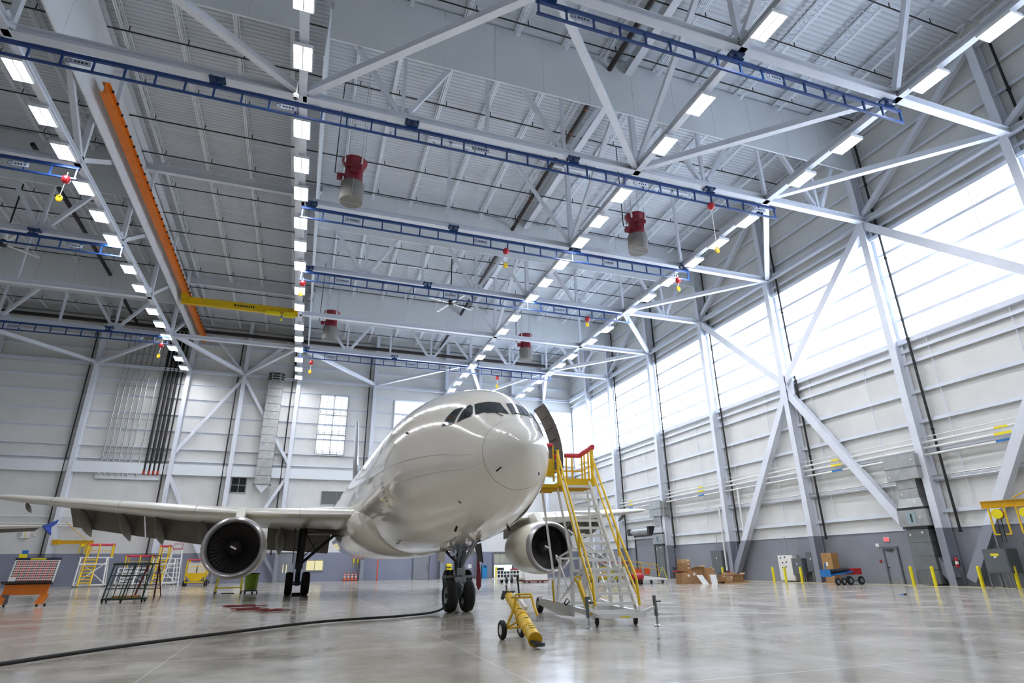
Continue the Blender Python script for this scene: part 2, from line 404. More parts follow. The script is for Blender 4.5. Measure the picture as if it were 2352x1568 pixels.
# ------------------------------------------------------------------ wall bracing on the right wall
XW = XR-.55
def brace(p, q, w, h, label, group, m='column_paint', up=(0,0,1), name='steel_brace'):
    mb = MB().beam(p, q, w, h, up); return one(name, mb, m, label, 'steel brace', group)
ZX = 14.65
gB = 'diagonal braces on the windowed wall'
for (ya, yb, pos) in ((35.75, 26.0, 'near side'), (35.75, 45.15, 'far side')):
    brace((XW, yb, ZCH-.2), (XW, ya, ZX+.3), .55, .5, 'white brace crossing the bright windows down to the star joint, %s' % pos, gB, up=(1,0,0))
    brace((XW, ya, ZX-.3), (XW, yb, .35), .55, .5, 'two-tone brace from the star joint down to the floor, %s' % pos, gB, up=(1,0,0))
brace((XW, 26.0, ZCH-.2), (XW, 16.3, ZX+.3), .55, .5, 'white brace running off the right edge across the windows', gB, up=(1,0,0))
brace((XW, 16.3, ZX-.3), (XW, 25.0, .35), .55, .5, 'two-tone brace rising to the right behind the yellow hose reels', gB, up=(1,0,0))
for k, yy in enumerate((16.3, 35.75)):
    m = MB(); m.prism([(XW-.02, yy-.75, ZX-.7), (XW-.02, yy+.75, ZX-.7), (XW-.02, yy+.75, ZX+.7), (XW-.02, yy-.75, ZX+.7)], (.06, 0, 0))
    m.beam((XW, yy, ZX-1), (XW, yy, ZX+1), .5, .5)
    one('gusset_joint', m, 'white_steel', 'white star joint plate where the window braces meet, %s' % ('outside the right edge' if k == 0 else 'mid wall'), 'joint plate')
brace((XW, 26.0, ZCH+.3), (XW, 16.3, 31.3), .36, .36, 'upper diagonal above the windows, right of the nearest full column', 'upper diagonals on the windowed wall', 'white_steel', (1,0,0))
brace((XW, 45.15, ZCH+.3), (XW, 35.75, 31.3), .36, .36, 'upper diagonal above the windows beside the second star column', 'upper diagonals on the windowed wall', 'white_steel', (1,0,0))
brace((XW, 16.3, ZCH+.3), (XW, 6.4, 31.0), .36, .36, 'upper diagonal in the top right corner', 'upper diagonals on the windowed wall', 'white_steel', (1,0,0))
brace((XW, 64.7, ZCH+.3), (XW, 54.95, 31.0), .36, .36, 'upper diagonal above the windows near the far corner', 'upper diagonals on the windowed wall', 'white_steel', (1,0,0))
m = MB().ibeam((XW, -3.5, ZCH), (XW, 77.4, ZCH), .36, .36); one('wall_strut', m, 'white_steel', 'long white strut above the bright windows on the right wall', 'steel beam')
m = MB().ibeam((XL+.3, YB-.55, ZCH), (XR-.8, YB-.55, ZCH), .34, .34); one('wall_strut', m, 'white_steel', 'long white strut across the far wall at truss height', 'steel beam')
# back wall bracing, star at x=-8.7
YW = YB-.55; gB2 = 'diagonal braces on the far wall'
brace((-8.7, YW, ZCH-.3), (-14.95, YW, 14.2), .36, .36, 'white brace on the far wall slanting left from the star joint', gB2, up=(0,1,0))
brace((-8.7, YW, ZCH-.3), (-2.2, YW, 13.4), .36, .36, 'white brace on the far wall slanting right behind the steel duct', gB2, up=(0,1,0))
brace((-14.2, YW, 30.6), (-8.9, YW, ZCH+.3), .3, .3, 'upper far-wall brace left of the star joint', gB2, up=(0,1,0))
brace((-3.0, YW, 30.2), (-8.5, YW, ZCH+.3), .3, .3, 'upper far-wall brace right of the star joint', gB2, up=(0,1,0))
brace((-14.9, YW, 11.6), (-9.0, YW, .3), .36, .36, 'lower far-wall brace behind the left engine', gB2, up=(0,1,0))
brace((-2.4, YW, 11.6), (-8.5, YW, .3), .36, .36, 'lower far-wall brace below the steel duct', gB2, up=(0,1,0))
brace((-3.9, YW, 3.2), (-2.0, YW, .2), .34, .34, 'short grey brace at the foot of the far wall', gB2, up=(0,1,0))

# ------------------------------------------------------------------ roof trusses
def truss(name, y, nodes, label, skip_diag=()):
    """nodes: list of (x, kind) kind 'g' bottom gusset with a V of diagonals, 'v' plain vertical"""
    t = thing(name, label, 'roof truss', (nodes[0][0], y, ZCH), 0, 'white roof trusses'); ox = nodes[0][0]
    top = zroof(y)-.35-ZCH
    x0, x1 = nodes[0][0]-ox, nodes[-1][0]-ox
    MB().ibeam((x0, 0, 0), (x1, 0, 0), .42, .42).build('bottom_chord', 'white_steel', t)
    MB().ibeam((x0, 0, top), (x1, 0, top), .42, .45).build('top_chord', 'white_steel', t)
    for i, (x, k) in enumerate(nodes):
        x -= ox
        if 0 < i < len(nodes)-1: MB().beam((x, 0, .2), (x, 0, top-.2), .2, .2).build('vertical', 'white_steel', t)
        if k == 'g':
            MB().prism([(x-.75, -.03, -.2), (x+.75, -.03, -.2), (x+.55, -.03, .75), (x-.55, -.03, .75)], (0, .06, 0)).build('gusset_plate', 'white_steel', t)
            for j in (i-1, i+1):
                if 0 <= j < len(nodes):
                    xx = nodes[j][0]-ox; s = 1 if xx > x else -1
                    MB().beam((x+s*.3, 0, .35), (xx-s*.15, 0, top-.2), .26, .26).build('diagonal', 'white_steel', t)
    return t
rn = [(XB, 'v'), (2.85, 'g'), (7.7, 'v'), (12.5, 'g'), (XC, 'v'), (22.4, 'g'), (XD, 'v'), (31.9, 'g'), (XR-.6, 'v')]
ln = [(XL+.5, 'v'), (-39.5, 'g'), (-34.6, 'v'), (-29.8, 'g'), (-24.8, 'v'), (-20.0, 'g'), (XA+.35, 'v')]
dist = {1: 'nearest of the three', 3: 'middle of the three', 5: 'farthest of the three'}
for k in (1, 3, 5):
    truss('roof_truss', T[k], rn, 'white roof truss over the aircraft side, %s with wall curtains' % dist[k])
    truss('roof_truss', T[k], ln, 'white roof truss left of the orange crane rail, %s' % dist[k])
# tail-slot span of the nearest truss, far slot beams
m = MB().ibeam((XA+.35, T[1], ZCH), (XB, T[1], ZCH), .5, .46); one('tie_beam', m, 'white_steel', 'white tie beam at upper left carrying the blue rail between light rows', 'steel beam', 'white tie beams')
for k, lab in ((3, 'nearer'), (5, 'farther')):
    m = MB().ibeam((XA+.6, T[k], zjoist(T[k])-.15), (XB, T[k], zjoist(T[k])-.15), .35, .7); one('roof_beam', m, 'white_steel', '%s grey roof beam crossing the bay above the yellow crane' % lab, 'steel beam', 'roof beams over the crane bay')
# secondary tie beams at chord level with hangers
def tie(y, x0, x1, label, hang):
    t = thing('tie_beam', label, 'steel beam', (x0, y, ZCH), 0, 'white tie beams')
    MB().ibeam((0, 0, 0), (x1-x0, 0, 0), .42, .42).build('chord', 'white_steel', t)
    for hx in hang:
        MB().beam((hx-x0, 0, .2), (hx-x0, 0, zjoist(y)-ZCH), .2, .2).build('hanger', 'white_steel', t)
        MB().beam((hx-x0-1.7, 0, zjoist(y)-ZCH-.05), (hx-x0+1.7, 0, zjoist(y)-ZCH-.05), .2, .18).build('hanger_head', 'white_steel', t)
tie(T[0], -2.25, XR-.6, 'white tie beam across the top edge carrying the uppermost blue rail', (7.7, XC))
tie(T[2], XB, XR-.6, 'white tie beam behind the two near red foam units with hangers', (7.7, XC, XD))
tie(T[4], XB, XR-.6, 'white tie beam between the middle and farthest trusses', (7.7, XC, XD))
tie(T[2], XL+.5, XA+.35, 'white tie beam left of the crane rail, nearer one', (-24.8,))
tie(T[4], XL+.5, XA+.35, 'white tie beam left of the crane rail, farther one', (-24.8,))
m = MB().ibeam((XA+.3, T[5], ZCH), (XB, T[5], ZCH), .4, .4); one('tie_beam', m, 'white_steel', 'white tie beam below the yellow bridge crane', 'steel beam', 'white tie beams')
# longitudinal trusses
def ltruss(x, y0, y1, label, diags, verts, w=.38):
    t = thing('long_truss', label, 'roof truss', (x, y0, ZCH), 0, 'long trusses carrying the light rows')
    MB().ibeam((0, 0, 0), (0, y1-y0, 0), w, .42).build('bottom_chord', 'white_steel', t)
    for yy in verts:
        MB().beam((0, yy-y0, .2), (0, yy-y0, zjoist(yy)-ZCH), .3, .3).build('vertical', 'white_steel', t)
        MB().prism([(-.03, yy-y0-.8, -.2), (-.03, yy-y0+.8, -.2), (-.03, yy-y0+.5, .7), (-.03, yy-y0-.5, .7)], (.06, 0, 0)).build('gusset_plate', 'white_steel', t)
    for a, c in diags: MB().beam((0, a-y0, .2), (0, c-y0, zjoist(c)-ZCH-.1), .3, .3).build('diagonal', 'white_steel', t)
    return t
ltruss(XA+.2, 16, 77.3, 'long white truss beside the orange crane rail', [(T[2], T[1]), (T[2], T[3]), (T[3], T[4]), (T[4], T[5]), (T[5], 74)], T[1:])
ltruss(XB, -4, 77.3, 'long white truss over the light row left of the foam units', [], [T[3], T[5]])
ltruss(XC, -4, 77.3, 'long white truss over the light row above the fuselage', [(T[0], 8), (T[1], T[0]), (T[2], T[1]), (T[4], T[3])], T[:])
ltruss(XD, -4, 77.3, 'long white truss over the light row nearest the windows', [(T[0], 12.9)], [])
# roof-level girder along y (grey wide-flange) and kickers
m = MB().ibeam((XC-.1, -4, zjoist(36)+.55), (XC-.1, 77, zjoist(36)+.0), .5, .75); one('roof_girder', m, 'white_steel', 'grey wide-flange roof girder beside the thick black pipe', 'steel beam')
m = MB().ibeam((-14.3, -4, zjoist(36)+.55), (-14.3, 77, zjoist(36)-.1), .5, .75); one('roof_girder', m, 'white_steel', 'grey wide-flange roof girder above the orange crane rail', 'steel beam')
for k, i in enumerate((2, 3, 4, 5)):
    brace((XC, T[i], ZCH+.2), (XC-4.9, T[i], zjoist(T[i])), .22, .22, 'slanted kicker strut left of the third light row, %s from the camera' % ORD[k], 'kicker struts', 'white_steel')
# horizontal bracing in the chord plane
HB = [((XB, T[1]), (7.7, T[0]), 'heavy diagonal from the light row up to the top edge, left half'), ((7.7, T[0]), (XC, T[1]), 'heavy diagonal from the top edge down to the light row, right half'),
      ((XC, T[1]), (XD, T[0]), 'heavy diagonal between the two right light rows'), ((XD, T[1]), (XR-.6, T[0]), 'diagonal from the right light row to the nearest window column'),
      ((XD, T[1]), (XR-.6, T[2]), 'thin diagonal behind the right light row to the star column'),
      ((XD, T[3]), (XR-.6, T[2]), 'diagonal from the right light row toward the star column'), ((XD, T[3]), (XR-.6, T[4]), 'diagonal from the right light row toward the far columns'),
      ((XD, T[5]), (XR-.6, T[4]), 'diagonal to the windowed wall near the far corner'), ((XD, T[5]), (31.9, 77.2), 'diagonal from the right light row to the far wall'),
      ((XC, T[5]), (7.5, 77.2), 'diagonal behind the cockpit toward the far wall, left one'), ((XC, T[5]), (22.2, 77.2), 'diagonal behind the cockpit toward the far wall, right one'),
      ((XD, T[5]), (22.2, 77.2), 'diagonal above the cockpit toward the far wall'), ((XB, T[5]), (7.5, 77.2), 'diagonal beside the far red foam unit toward the far wall'),
      ((XA+.4, T[5]), (-8.7, 77.2), 'left arm of the V brace below the yellow crane'), ((XB, T[5]), (-8.7, 77.2), 'right arm of the V brace below the yellow crane'),
      ((XA+.4, T[5]), (-24.7, 77.2), 'diagonal toward the vertical pipe bank'), ((-34.6, T[5]), (-24.7, 77.2), 'diagonal at the left edge toward the far wall'),
      ((XA+.4, T[1]), (-24.8, T[0]), 'heavy diagonal at the top left corner'), ((XA+.4, T[0]), (XB, T[1]), 'heavy diagonal at the top between the left light rows')]
for (a, c, lab) in HB:
    m = MB().beam((a[0], a[1], ZCH+.1), (c[0], c[1], ZCH+.1), .36, .36); one('horizontal_brace', m, 'white_steel', lab, 'steel brace', 'horizontal roof braces')
# draft curtains: separate sheet panels with small gaps
def curtain(p, q, z0, zt, label, n, thick=.06):
    p, q = Vector(p), Vector(q); L = (q-p).length; t = thing('draft_curtain', label, 'draft curtain', (p.x, p.y, z0), math.atan2(q.y-p.y, q.x-p.x), 'white draft curtains')
    st = L/n
    for k in range(n):
        ya = p.y+(q.y-p.y)*k/n; yb2 = p.y+(q.y-p.y)*(k+1)/n
        m = MB(); h1, h2 = zt(ya)-z0, zt(yb2)-z0
        m.prism([(k*st+.012, 0, 0), ((k+1)*st-.012, 0, 0), ((k+1)*st-.012, 0, h2), (k*st+.012, 0, h1)], (0, thick, 0)); m.build('panel', 'curtain_white', t)
    MB().box(0, L, -.01, .07, -.03, 0).build('edge_trim', 'curtain_white', t)
zc = lambda y: zjoist(y)+.75
for k, zz, d in ((1, 28.35, 'nearest'), (3, 28.1, 'middle'), (5, 27.75, 'farthest')):
    curtain((XB+.9, T[k]-.3, 0), (XR-.3, T[k]-.3, 0), zz, zc, 'white sheet curtain on the %s truss over the aircraft' % d, 12)
    curtain((XL+.2, T[k]-.3, 0), (XA+.3, T[k]-.3, 0), zz, zc, 'white sheet curtain on the %s truss left of the crane rail' % d, 9)
curtain((XA+.6, T[1]-.3, 0), (XB-.2, T[1]-.3, 0), 28.35, zc, 'white sheet curtain across the top between the left light rows', 4)
curtain((XA+.55, T[1], 0), (XA+.55, 77.6, 0), 27.25, lambda y: zjoist(y)-.1, 'long white sheet curtain beside the orange crane rail', 16)
curtain((XB+.75, T[1]+.3, 0), (XB+.75, 77.6, 0), 27.6, lambda y: zjoist(y)+.4, 'long white sheet curtain right of the second light row', 16)
# ================================================================== ceiling equipment
# twin-strip lights
hm = MB(); hm.box(-.42, .42, -.72, .72, .05, .14); hm.box(-.44, -.40, -.72, .72, -.06, .12); hm.box(.40, .44, -.72, .72, -.06, .12); hm.box(-.03, .03, -.72, .72, -.03, .08)
hm.box(-.44, .44, -.74, -.70, -.05, .12); hm.box(-.44, .44, .70, .74, -.05, .12)
hme = hm.mesh('housing', 'lamp_housing')
tm = MB(); tm.box(-.125, .125, -.68, .68, -.012, .03); tme = tm.mesh('lamp_strip', 'lamp_tube')
hg = MB(); 
for yy in (-.55, .55): hg.tube((0, yy, .14), (0, yy, .34), .02, 5)
hgm = hg.mesh('hanger', 'lamp_housing')
LY = [2.0, 6.5, 11.1, 14.4, 19.4, 22.75, 27.8, 31.0, 34.0, 37.6, 40.9, 44.1, 48.8, 52.4, 57.4, 60.7, 64.1, 67.6, 71.2, 74.6]  # nearest ones continue the rows out of view, added to light the floor
rows = [(XA, 'leftmost row', 27.0), (XB, 'second row from left', 2), (XC, 'third row from left', 2), (XD, 'rightmost row', 2)]
for rx, rl, ymin in rows:
    ys = [y for y in LY if y >= ymin][::-1]
    for k, yy in enumerate(ys):
        t = thing('twin_strip_light', 'twin-strip ceiling light, %s from the far wall in the %s' % (ORD[k], rl), 'ceiling light', (rx, yy, ZCH-.5), 0, 'twin-strip ceiling lights')
        inst(hme, 'housing', t); inst(hgm, 'hanger', t)
        for dx in (-.25, .25): inst(tme, 'lamp_strip', t, (dx, 0, 0))

# blue ladder rails
def blue_rail(x0, x1, y, label, z=23.45):
    t = thing('blue_track', label, 'track rail', (x0, y, z), 0, 'blue hanging track rails'); L = x1-x0
    m = MB(); m.box(0, L, -.07, .07, .08, .26); m.build('top_rail', 'blue_rail', t)
    m = MB(); m.box(0, L, -.05, .05, -.62, -.52); m.build('bottom_rail', 'blue_rail', t)
    n = max(2, round(L/1.28)); rm = MB().box(-.04, .04, -.04, .04, -.52, .08).mesh('rung', 'blue_rail')
    for k in range(n+1): inst(rm, 'rung', t, (.1+(L-.2)*k/n, 0, 0))
    hm2 = MB(); hm2.box(-.30, .30, -.16, .16, .26, .34); hm2.box(-.06, .06, -.06, .06, .3, .62); hm2.box(-.38, .38, -.20, .20, .56, .66)
    for sx in (-.3, .3):
        for sy in (-.16, .16): hm2.tube((sx, sy, .50), (sx, sy, .72), .04, 6)
    hmm = hm2.mesh('hanger_clamp', 'blue_dark')
    h = 4.9 if L > 8 else L/2; k = .6
    while k < L: inst(hmm, 'hanger_clamp', t, (k, 0, 0)); k += 9.65
    pl = MB().box(-.5, .5, -.02, .02, -.13, .13).mesh('name_plate', mat('plate_grey', '#a9b2c4', .6))
    k = L*.08
    while k < L-1:
        p = inst(pl, 'name_plate', t, (round(k/1.28)*1.28+.74, -.09, -.24)); k += 9.7
        q = MB(); q.lathe([(.09, -.001), (.12, -.001)], 16, Matrix.Translation((-.38, -.026, 0)) @ Matrix.Rotation(pi/2, 4, 'X'))
        for a in (-.16, -.02, .12, .28): q.box(a, a+.09, -.026, -.022, -.05, .05)
        q.build('print', 'ink', p)['kind'] = 'stuff'
    return t
BR = [(7, XD+.4, T[0]+.25, 'uppermost blue track rail at the top right'), (-16.5, XD+.55, T[1]-.05, 'long blue track rail crossing the whole ceiling from the left edge'),
      (XB+.05, XD+.4, T[2]-.3, 'blue track rail behind the near red foam units'), (XB+.05, XD+.2, T[3]-.65, 'blue track rail beside the white ceiling fan'),
      (XB+.1, XD+.2, T[5]-.9, 'farthest blue track rail just above the cockpit'), (XL+4, XA+.5, T[2]-.4, 'short blue track rail at left edge, nearest of three'),
      (XL+4, XA+.6, T[3]-.5, 'short blue track rail at left edge, middle of three'), (XL+4, XA+.4, T[5]-1.2, 'short blue track rail at left edge, farthest of three')]
for a, c, y, lab in BR: blue_rail(a, c, y, lab)

# fall-arrest blocks: red ball, strap, yellow hook
bm = MB(); bm.lathe([(0, .26), (.1, .24), (.2, .14), (.24, 0), (.2, -.14), (.1, -.24), (0, -.26)], 14); bme = bm.mesh('block', 'red_bright', 40)
kk = MB(); kk.path([(0, 0, .12), (-.1, 0, .02), (-.13, 0, -.14), (-.06, 0, -.28), (.06, 0, -.28), (.13, 0, -.14), (.1, 0, .02)], .05, 6, True); kk.box(-.09, .09, -.05, .05, -.25, -.05); kme = kk.mesh('hook', mat('hook_yellow', '#f0c800', .4), 40)
FA = [(-15.1, 35.2, 22.75, 21.5, 'at the left end of the nearest short track'), (12.0, 35.3, 22.8, 21.7, 'on the track behind the near foam units, left'), (26.6, 35.3, 22.7, 22.0, 'on the track behind the near foam units, right end'),
      (-1.9, 44.65, 22.55, 21.7, 'in front of the second light row'), (-.8, 64.0, 22.4, 21.4, 'at the left of the farthest track'), (-15.3, 63.7, 22.7, 21.6, 'in front of the vertical pipe bank'),
      (23.1, 44.65, 22.7, 22.2, 'right of the white ceiling fan'), (22.65, 25.75, 22.75, 19.6, 'on the long track with the longest strap'), (20.5, 64.0, 22.6, 21.6, 'right above the cockpit roof')]
for x, y, z, zk, lab in FA:
    t = thing('fall_arrester', 'red fall-arrest block with yellow hook %s' % lab, 'fall arrester', (x, y, z), 0, 'red fall-arrest blocks')
    inst(bme, 'block', t); MB().tube((0, 0, .2), (0, 0, .5), .03, 6).build('shackle', 'galv', t)
    MB().tube((0, 0, -.2), (-.05, 0, zk-z+.2), .018, 5).build('strap', 'paper_white', t); inst(kme, 'hook', t, (-.05, 0, zk-z+.05))

# red foam generators
def foam(x, y, zt, label, side=-1, h=3.0):
    t = thing('foam_generator', label, 'foam generator', (x, y, zt-h), 0, 'red foam generators')
    MB().lathe([(.62, h*.42), (.66, h*.45), (.6, h*.5), (.55, h*.82), (.62, h*.88), (.78, h*.97), (.80, h), (.72, h), (.5, h*.85)], 28).build('shell', 'red_paint', t, 40)
    MB().lathe([(0, .01), (.70, .01), (.72, .04), (.72, h*.43), (.62, h*.45)], 28).build('screen_basket', 'mesh_screen', t, 40)
    MB().box(-.72, .72, -.02, .02, -.02, .02).box(-.02, .02, -.74, -.71, 0, h*.43).build('basket_rib', 'galv', t)
    MB().box(-.42, .42, -.72, -.48, h*.72, h*.8).box(-.25, .25, -.68, -.5, h*.6, h*.72).build('motor_shelf', mat('red_dark', '#6d1520', .45), t)
    MB().tube((side*.5, -.1, h*.62), (side*.95, -.1, h*.62), .09, 8).box(min(side*.65, side*1.0), max(side*.65, side*1.0), -.25, .05, h*.5, h*.6).build('inlet', 'red_paint', t)
    m = MB(); top = zjoist(y)-(zt-h)
    for a in (.6, 2.2, 3.8, 5.3): m.tube((.72*math.cos(a), .72*math.sin(a), h*.9), (.72*math.cos(a), .72*math.sin(a), top+.85), .016, 5)
    m.build('hanger_rod', 'galv', t)
    m = MB()
    for a in (.6, 2.2, 3.8, 5.3): m.box(.76*math.cos(a)-.05, .76*math.cos(a)+.05, .76*math.sin(a)-.05, .76*math.sin(a)+.05, h*.86, h*1.0)
    m.build('lug', 'paper_white', t)
    m = MB(); m.path([(side*.95, -.1, h*.62), (side*1.15, -.1, h*.64), (side*1.15, -.1, top+.2)], .035, 6); m.build('feed_pipe', 'black_pipe', t)
foam(.8, 32.4, 25.75, 'near red foam unit with grey basket, left of the fuselage'); foam(21.3, 32.4, 25.8, 'near red foam unit with grey basket, close to the windows')
foam(.72, 57.6, 25.85, 'far red foam unit with grey basket beside the second light row'); foam(21.8, 57.6, 25.85, 'far red foam unit with grey basket above the cockpit')

# white big-blade ceiling fans
def hvls(x, y, z, label, rot):
    t = thing('ceiling_fan', label, 'ceiling fan', (x, y, z), 0, 'big white ceiling fans')
    MB().tube((0, 0, .3), (0, 0, zjoist(y)-z), .06, 8).build('downrod', 'black_metal', t)
    MB().lathe([(0, .35), (.2, .35), (.26, .25), (.26, -.1), (.18, -.2), (0, -.2)], 16).build('motor_hub', 'black_metal', t, 40)
    MB().lathe([(.14, .9), (.16, .9), (.16, .35), (.14, .35)], 12).build('collar', 'paper_white', t)
    for k in range(4):
        a = rot+k*pi/2; mb = MB().beam((.2, 0, 0), (2.5, 0, -.05), .2, .03); mb.xf(Matrix.Rotation(a, 4, 'Z')); mb.build('blade', 'white_paint', t)
hvls(11.9, 52.5, 26.2, 'white four-blade ceiling fan hanging above the aircraft nose', .35); hvls(-24.6, 51.0, 25.6, 'ceiling fan at the left edge with one pale blade showing', .7)

# sprinkler branch pipes and the thick main
SY = [8, 12.2, 16.4, 20.35, 24.2, 28.1, 32.0, 36.2, 39.6, 43.5, 47.6, 51.8, 54.9, 58.5, 62.5, 66.5, 70.5, 74.5]
for k, yy in enumerate(SY):
    z = zjoist(yy)-.12; m = MB(); m.tube((XL+2, yy, z), (XR-1.2, yy, z), .045, 6)
    x = XL+3
    for xx in jx_list:
        m.tube((xx+.35, yy, z), (xx+.35, yy, z+.42), .03, 5)
    one('sprinkler_pipe', m, 'black_pipe', 'thin black sprinkler pipe under the roof deck, %s from the camera end' % ORD[k], 'sprinkler pipe', 'black sprinkler pipes')
m = MB(); m.tube((15.95, -4, zjoist(20)-.25), (15.95, 25.9, zjoist(25)-.25), .17, 12); m.tube((15.95, 26.2, zjoist(26)-.3), (15.95, 45.4, zjoist(45)-.3), .17, 12); m.tube((15.95, 45.7, zjoist(46)-.3), (15.95, 64.8, zjoist(65)-.3), .17, 12); m.tube((15.95, 65.3, zjoist(65)-.3), (15.95, 76, zjoist(76)-.3), .17, 12)
mainp = one('sprinkler_main', m, 'brown_pipe', 'thick dark sprinkler main under the deck beside the grey girder', 'pipe', None, 30)
mat('rust_orange', '#8a4a34', .6)
for yy in (20, 29, 31.5, 40, 43, 52, 60): MB().lathe([(.2, -.06), (.2, .06)], 12, Matrix.Translation((15.95, yy, zjoist(yy)-.28)) @ Matrix.Rotation(pi/2, 4, 'X')).build('coupling', 'rust_orange', mainp)
m = MB(); m.tube((XL+1, YB-1.0, 29.55), (XR-3, YB-1.0, 29.4), .22, 12)
o = one('header_pipe', m, 'brown_pipe', 'thick dark header pipe along the top of the far wall', 'pipe', None, 30)
m = MB(); m.tube((XL+1, YB-.7, 30.3), (XR-3, YB-.7, 30.2), .1, 8); m.build('branch', 'galv_dark', o)
# dark pipe left
m = MB(); m.path([(-21.5, 44, 30.6), (-21.5, 64, 30.2), (-21.5, 76.8, 29.6)], .17, 10); one('sprinkler_main', m, 'brown_pipe', 'dark pipe dropping toward the far wall at left', 'pipe', None, 30)
# vertical pipe bank on the far wall
bx = [-22.0, -21.45, -20.9, -20.3, -19.7, -19.2]
for k, x in enumerate(bx+[-18.3]):
    m = MB(); m.tube((x, YB-.45, 11.6), (x, YB-.45, 29.3), .07, 8); m.lathe([(.11, 0), (.11, .3)], 8, Matrix.Translation((x, YB-.45, 11.5)))
    one('grey_riser', m, 'galv', 'slim grey riser pipe of the wall pipe bank, %s from the left' % ORD[k], 'pipe', 'slim grey risers', 30)
for k, x in enumerate((-17.6, -17.1, -16.65, -16.2)):
    m = MB(); m.tube((x, YB-.45, 11.9), (x, YB-.45, 29.3), .15, 10); o = one('black_riser', m, 'black_pipe', 'thick black riser pipe of the wall pipe bank, %s from the left' % ORD[k], 'pipe', 'thick black risers', 30)
    MB().lathe([(0, -.12), (.12, -.1), (.17, .05), (.17, .35)], 10, Matrix.Translation((x, YB-.45, 11.75))).build('orange_cap', mat('cap_orange', '#a8452b', .6), o)
t = thing('pipe_rack', 'steel rack strips holding the vertical pipe bank', 'pipe rack', (-19.1, YB-.3, 11.1))
for z in (14, 18, 22, 26): MB().box(-3.2, 3.2, -.02, .02, z-11.14, z-11.06).build('strip', 'galv', t)
MB().box(-3.2, 3.2, -.02, .02, 0, .65).build('base_board', 'curtain_white', t)

# orange crane runway and yellow bridge crane
RX = -13.9
m = MB(); m.ibeam((RX, 33.5, 28.45), (RX, 77, 28.45), .42, .8, .06, .05); o = one('crane_runway', m, 'orange_steel', 'long orange crane runway beam along the left ceiling bay', 'crane rail')
m = MB()
for k in range(40): m.box(RX+.2, RX+.32, 34+k*1.05, 34.08+k*1.05, 28.6, 28.75)
m.build('bracket', 'black_metal', o)
for yy in (35.6, 45.3, 55.0, 62.8): MB().box(RX-.12, RX+.12, yy-.1, yy+.1, 28.85, zjoist(yy)+.2).build('hanger', 'white_steel', o)
m = MB().ibeam((XB-.75, 33.5, 28.45), (XB-.75, 77, 28.45), .3, .6, .06, .05); one('crane_runway', m, 'white_steel', 'white crane runway beam above the second light row', 'crane rail')
t = thing('bridge_crane', 'yellow bridge crane spanning the left bay at the far end', 'bridge crane', (RX, 63.2, 27.45))
L = XB-.75-RX
MB().box(-.3, L+.2, -.22, .22, -.15, .62).build('girder', 'crane_yellow', t)
for x in (0, L): MB().box(x-.25, x+.25, -1.1, 1.1, .25, .72).build('end_truck', 'crane_yellow', t)
h = MB().box(L-3.0, L-1.6, -.5, -.2, -.42, -.05).box(L-1.2, L-.1, -.55, -.2, -.5, .0).build('hoist', 'sign_yellow', t)
MB().tube((L-1.4, -.35, -.3), (L-1.4, -.35, -.75), .03, 6).build('chain', 'black_metal', h)
MB().lathe([(0, -1.05), (.12, -1.0), (.16, -.85), (.08, -.72), (0, -.7)], 10, Matrix.Translation((L-1.4, -.35, 0))).build('hook_block', 'sign_yellow', h)
m = MB()
for k in range(8): m.box(5.0+k*.22, 5.15+k*.22, -.232, -.224, .14, .34)
m.box(4.7, 4.9, -.232, -.224, .14, .34); m.build('lettering', 'navy', t)
for k in range(5): MB().box(1.5+k*1.9, 1.6+k*1.9, -.1, .1, .62, .8).build('festoon_bracket', 'orange_steel', t)
# dome camera under row B
t = thing('dome_camera', 'white dome security camera on an arm under the second light row', 'security camera', (XB-.25, 24.75, 23.2))
MB().path([(.2, .0, 1.05), (.0, -.05, .95), (0, 0, .1)], .04, 8).build('arm', 'white_paint', t); MB().lathe([(0, .16), (.14, .14), (.16, 0), (.12, -.02), (.12, -.08), (0, -.16)], 16).build('dome', 'white_paint', t, 40)
MB().lathe([(.115, -.03), (.11, -.10), (.06, -.165), (0, -.17)], 16).build('lens_cover', 'dark_glass', t, 40)
# ================================================================== the aircraft (local frame: x to the right, y aft, z up)
AX, AY, ATH = 5.3192, 14.0182, -.0129
ac = thing('airliner', 'large cream-white twin-engine jet airliner parked nose toward the camera', 'airliner', (AX, AY, 0), -ATH)
mat('aircraft_white', '#f1ebde', .14, noise=.03, scale=.8, coat=.9)
mat('radome_white', '#f0ece2', .16, noise=.02, scale=.8, coat=.8)
mat('wing_grey', '#cfccc2', .3, noise=.06, scale=1.2, coat=.2)
mat('flap_dark', '#67625a', .55, noise=.15, scale=1.5)
mat('lip_metal', '#b3b0b2', .3, metal=.6, noise=.08, scale=3)
mat('nacelle_cream', '#e4deCC', .3, noise=.08, scale=1.2, coat=.3)
mat('fan_dark', '#57514f', .35, metal=.6)
mat('barrel_dark', '#1b1a1b', .5)
mat('tail_dark', '#56524f', .35, noise=.12, scale=1)
mat('bare_metal', '#c9ccd0', .2, metal=.9)
mat('door_inner', '#5f5753', .7, noise=.35, scale=9, bump=.5, bscale=14)
mat('gear_grey', '#8d9297', .4, metal=.4, noise=.25, scale=9)
mat('gear_dark', '#3a3b3e', .5, metal=.4, noise=.25, scale=9)
mat('seam', '#8f8a80', .6)
ZC = 4.829
KD = [0,.06,.2,.5,1,1.5,2,2.5,3,3.6,4.3,5.2,6.2,7.5,9,11,14,22,36,40,44,48,51.5,53.6,54]
KT = [-.55,-.33,-.149,.091,.383,.722,1.112,1.491,1.76,1.97,2.15,2.362,2.54,2.685,2.765,2.805,2.82,2.82,2.82,2.82,2.78,2.62,2.38,2.1,1.9]
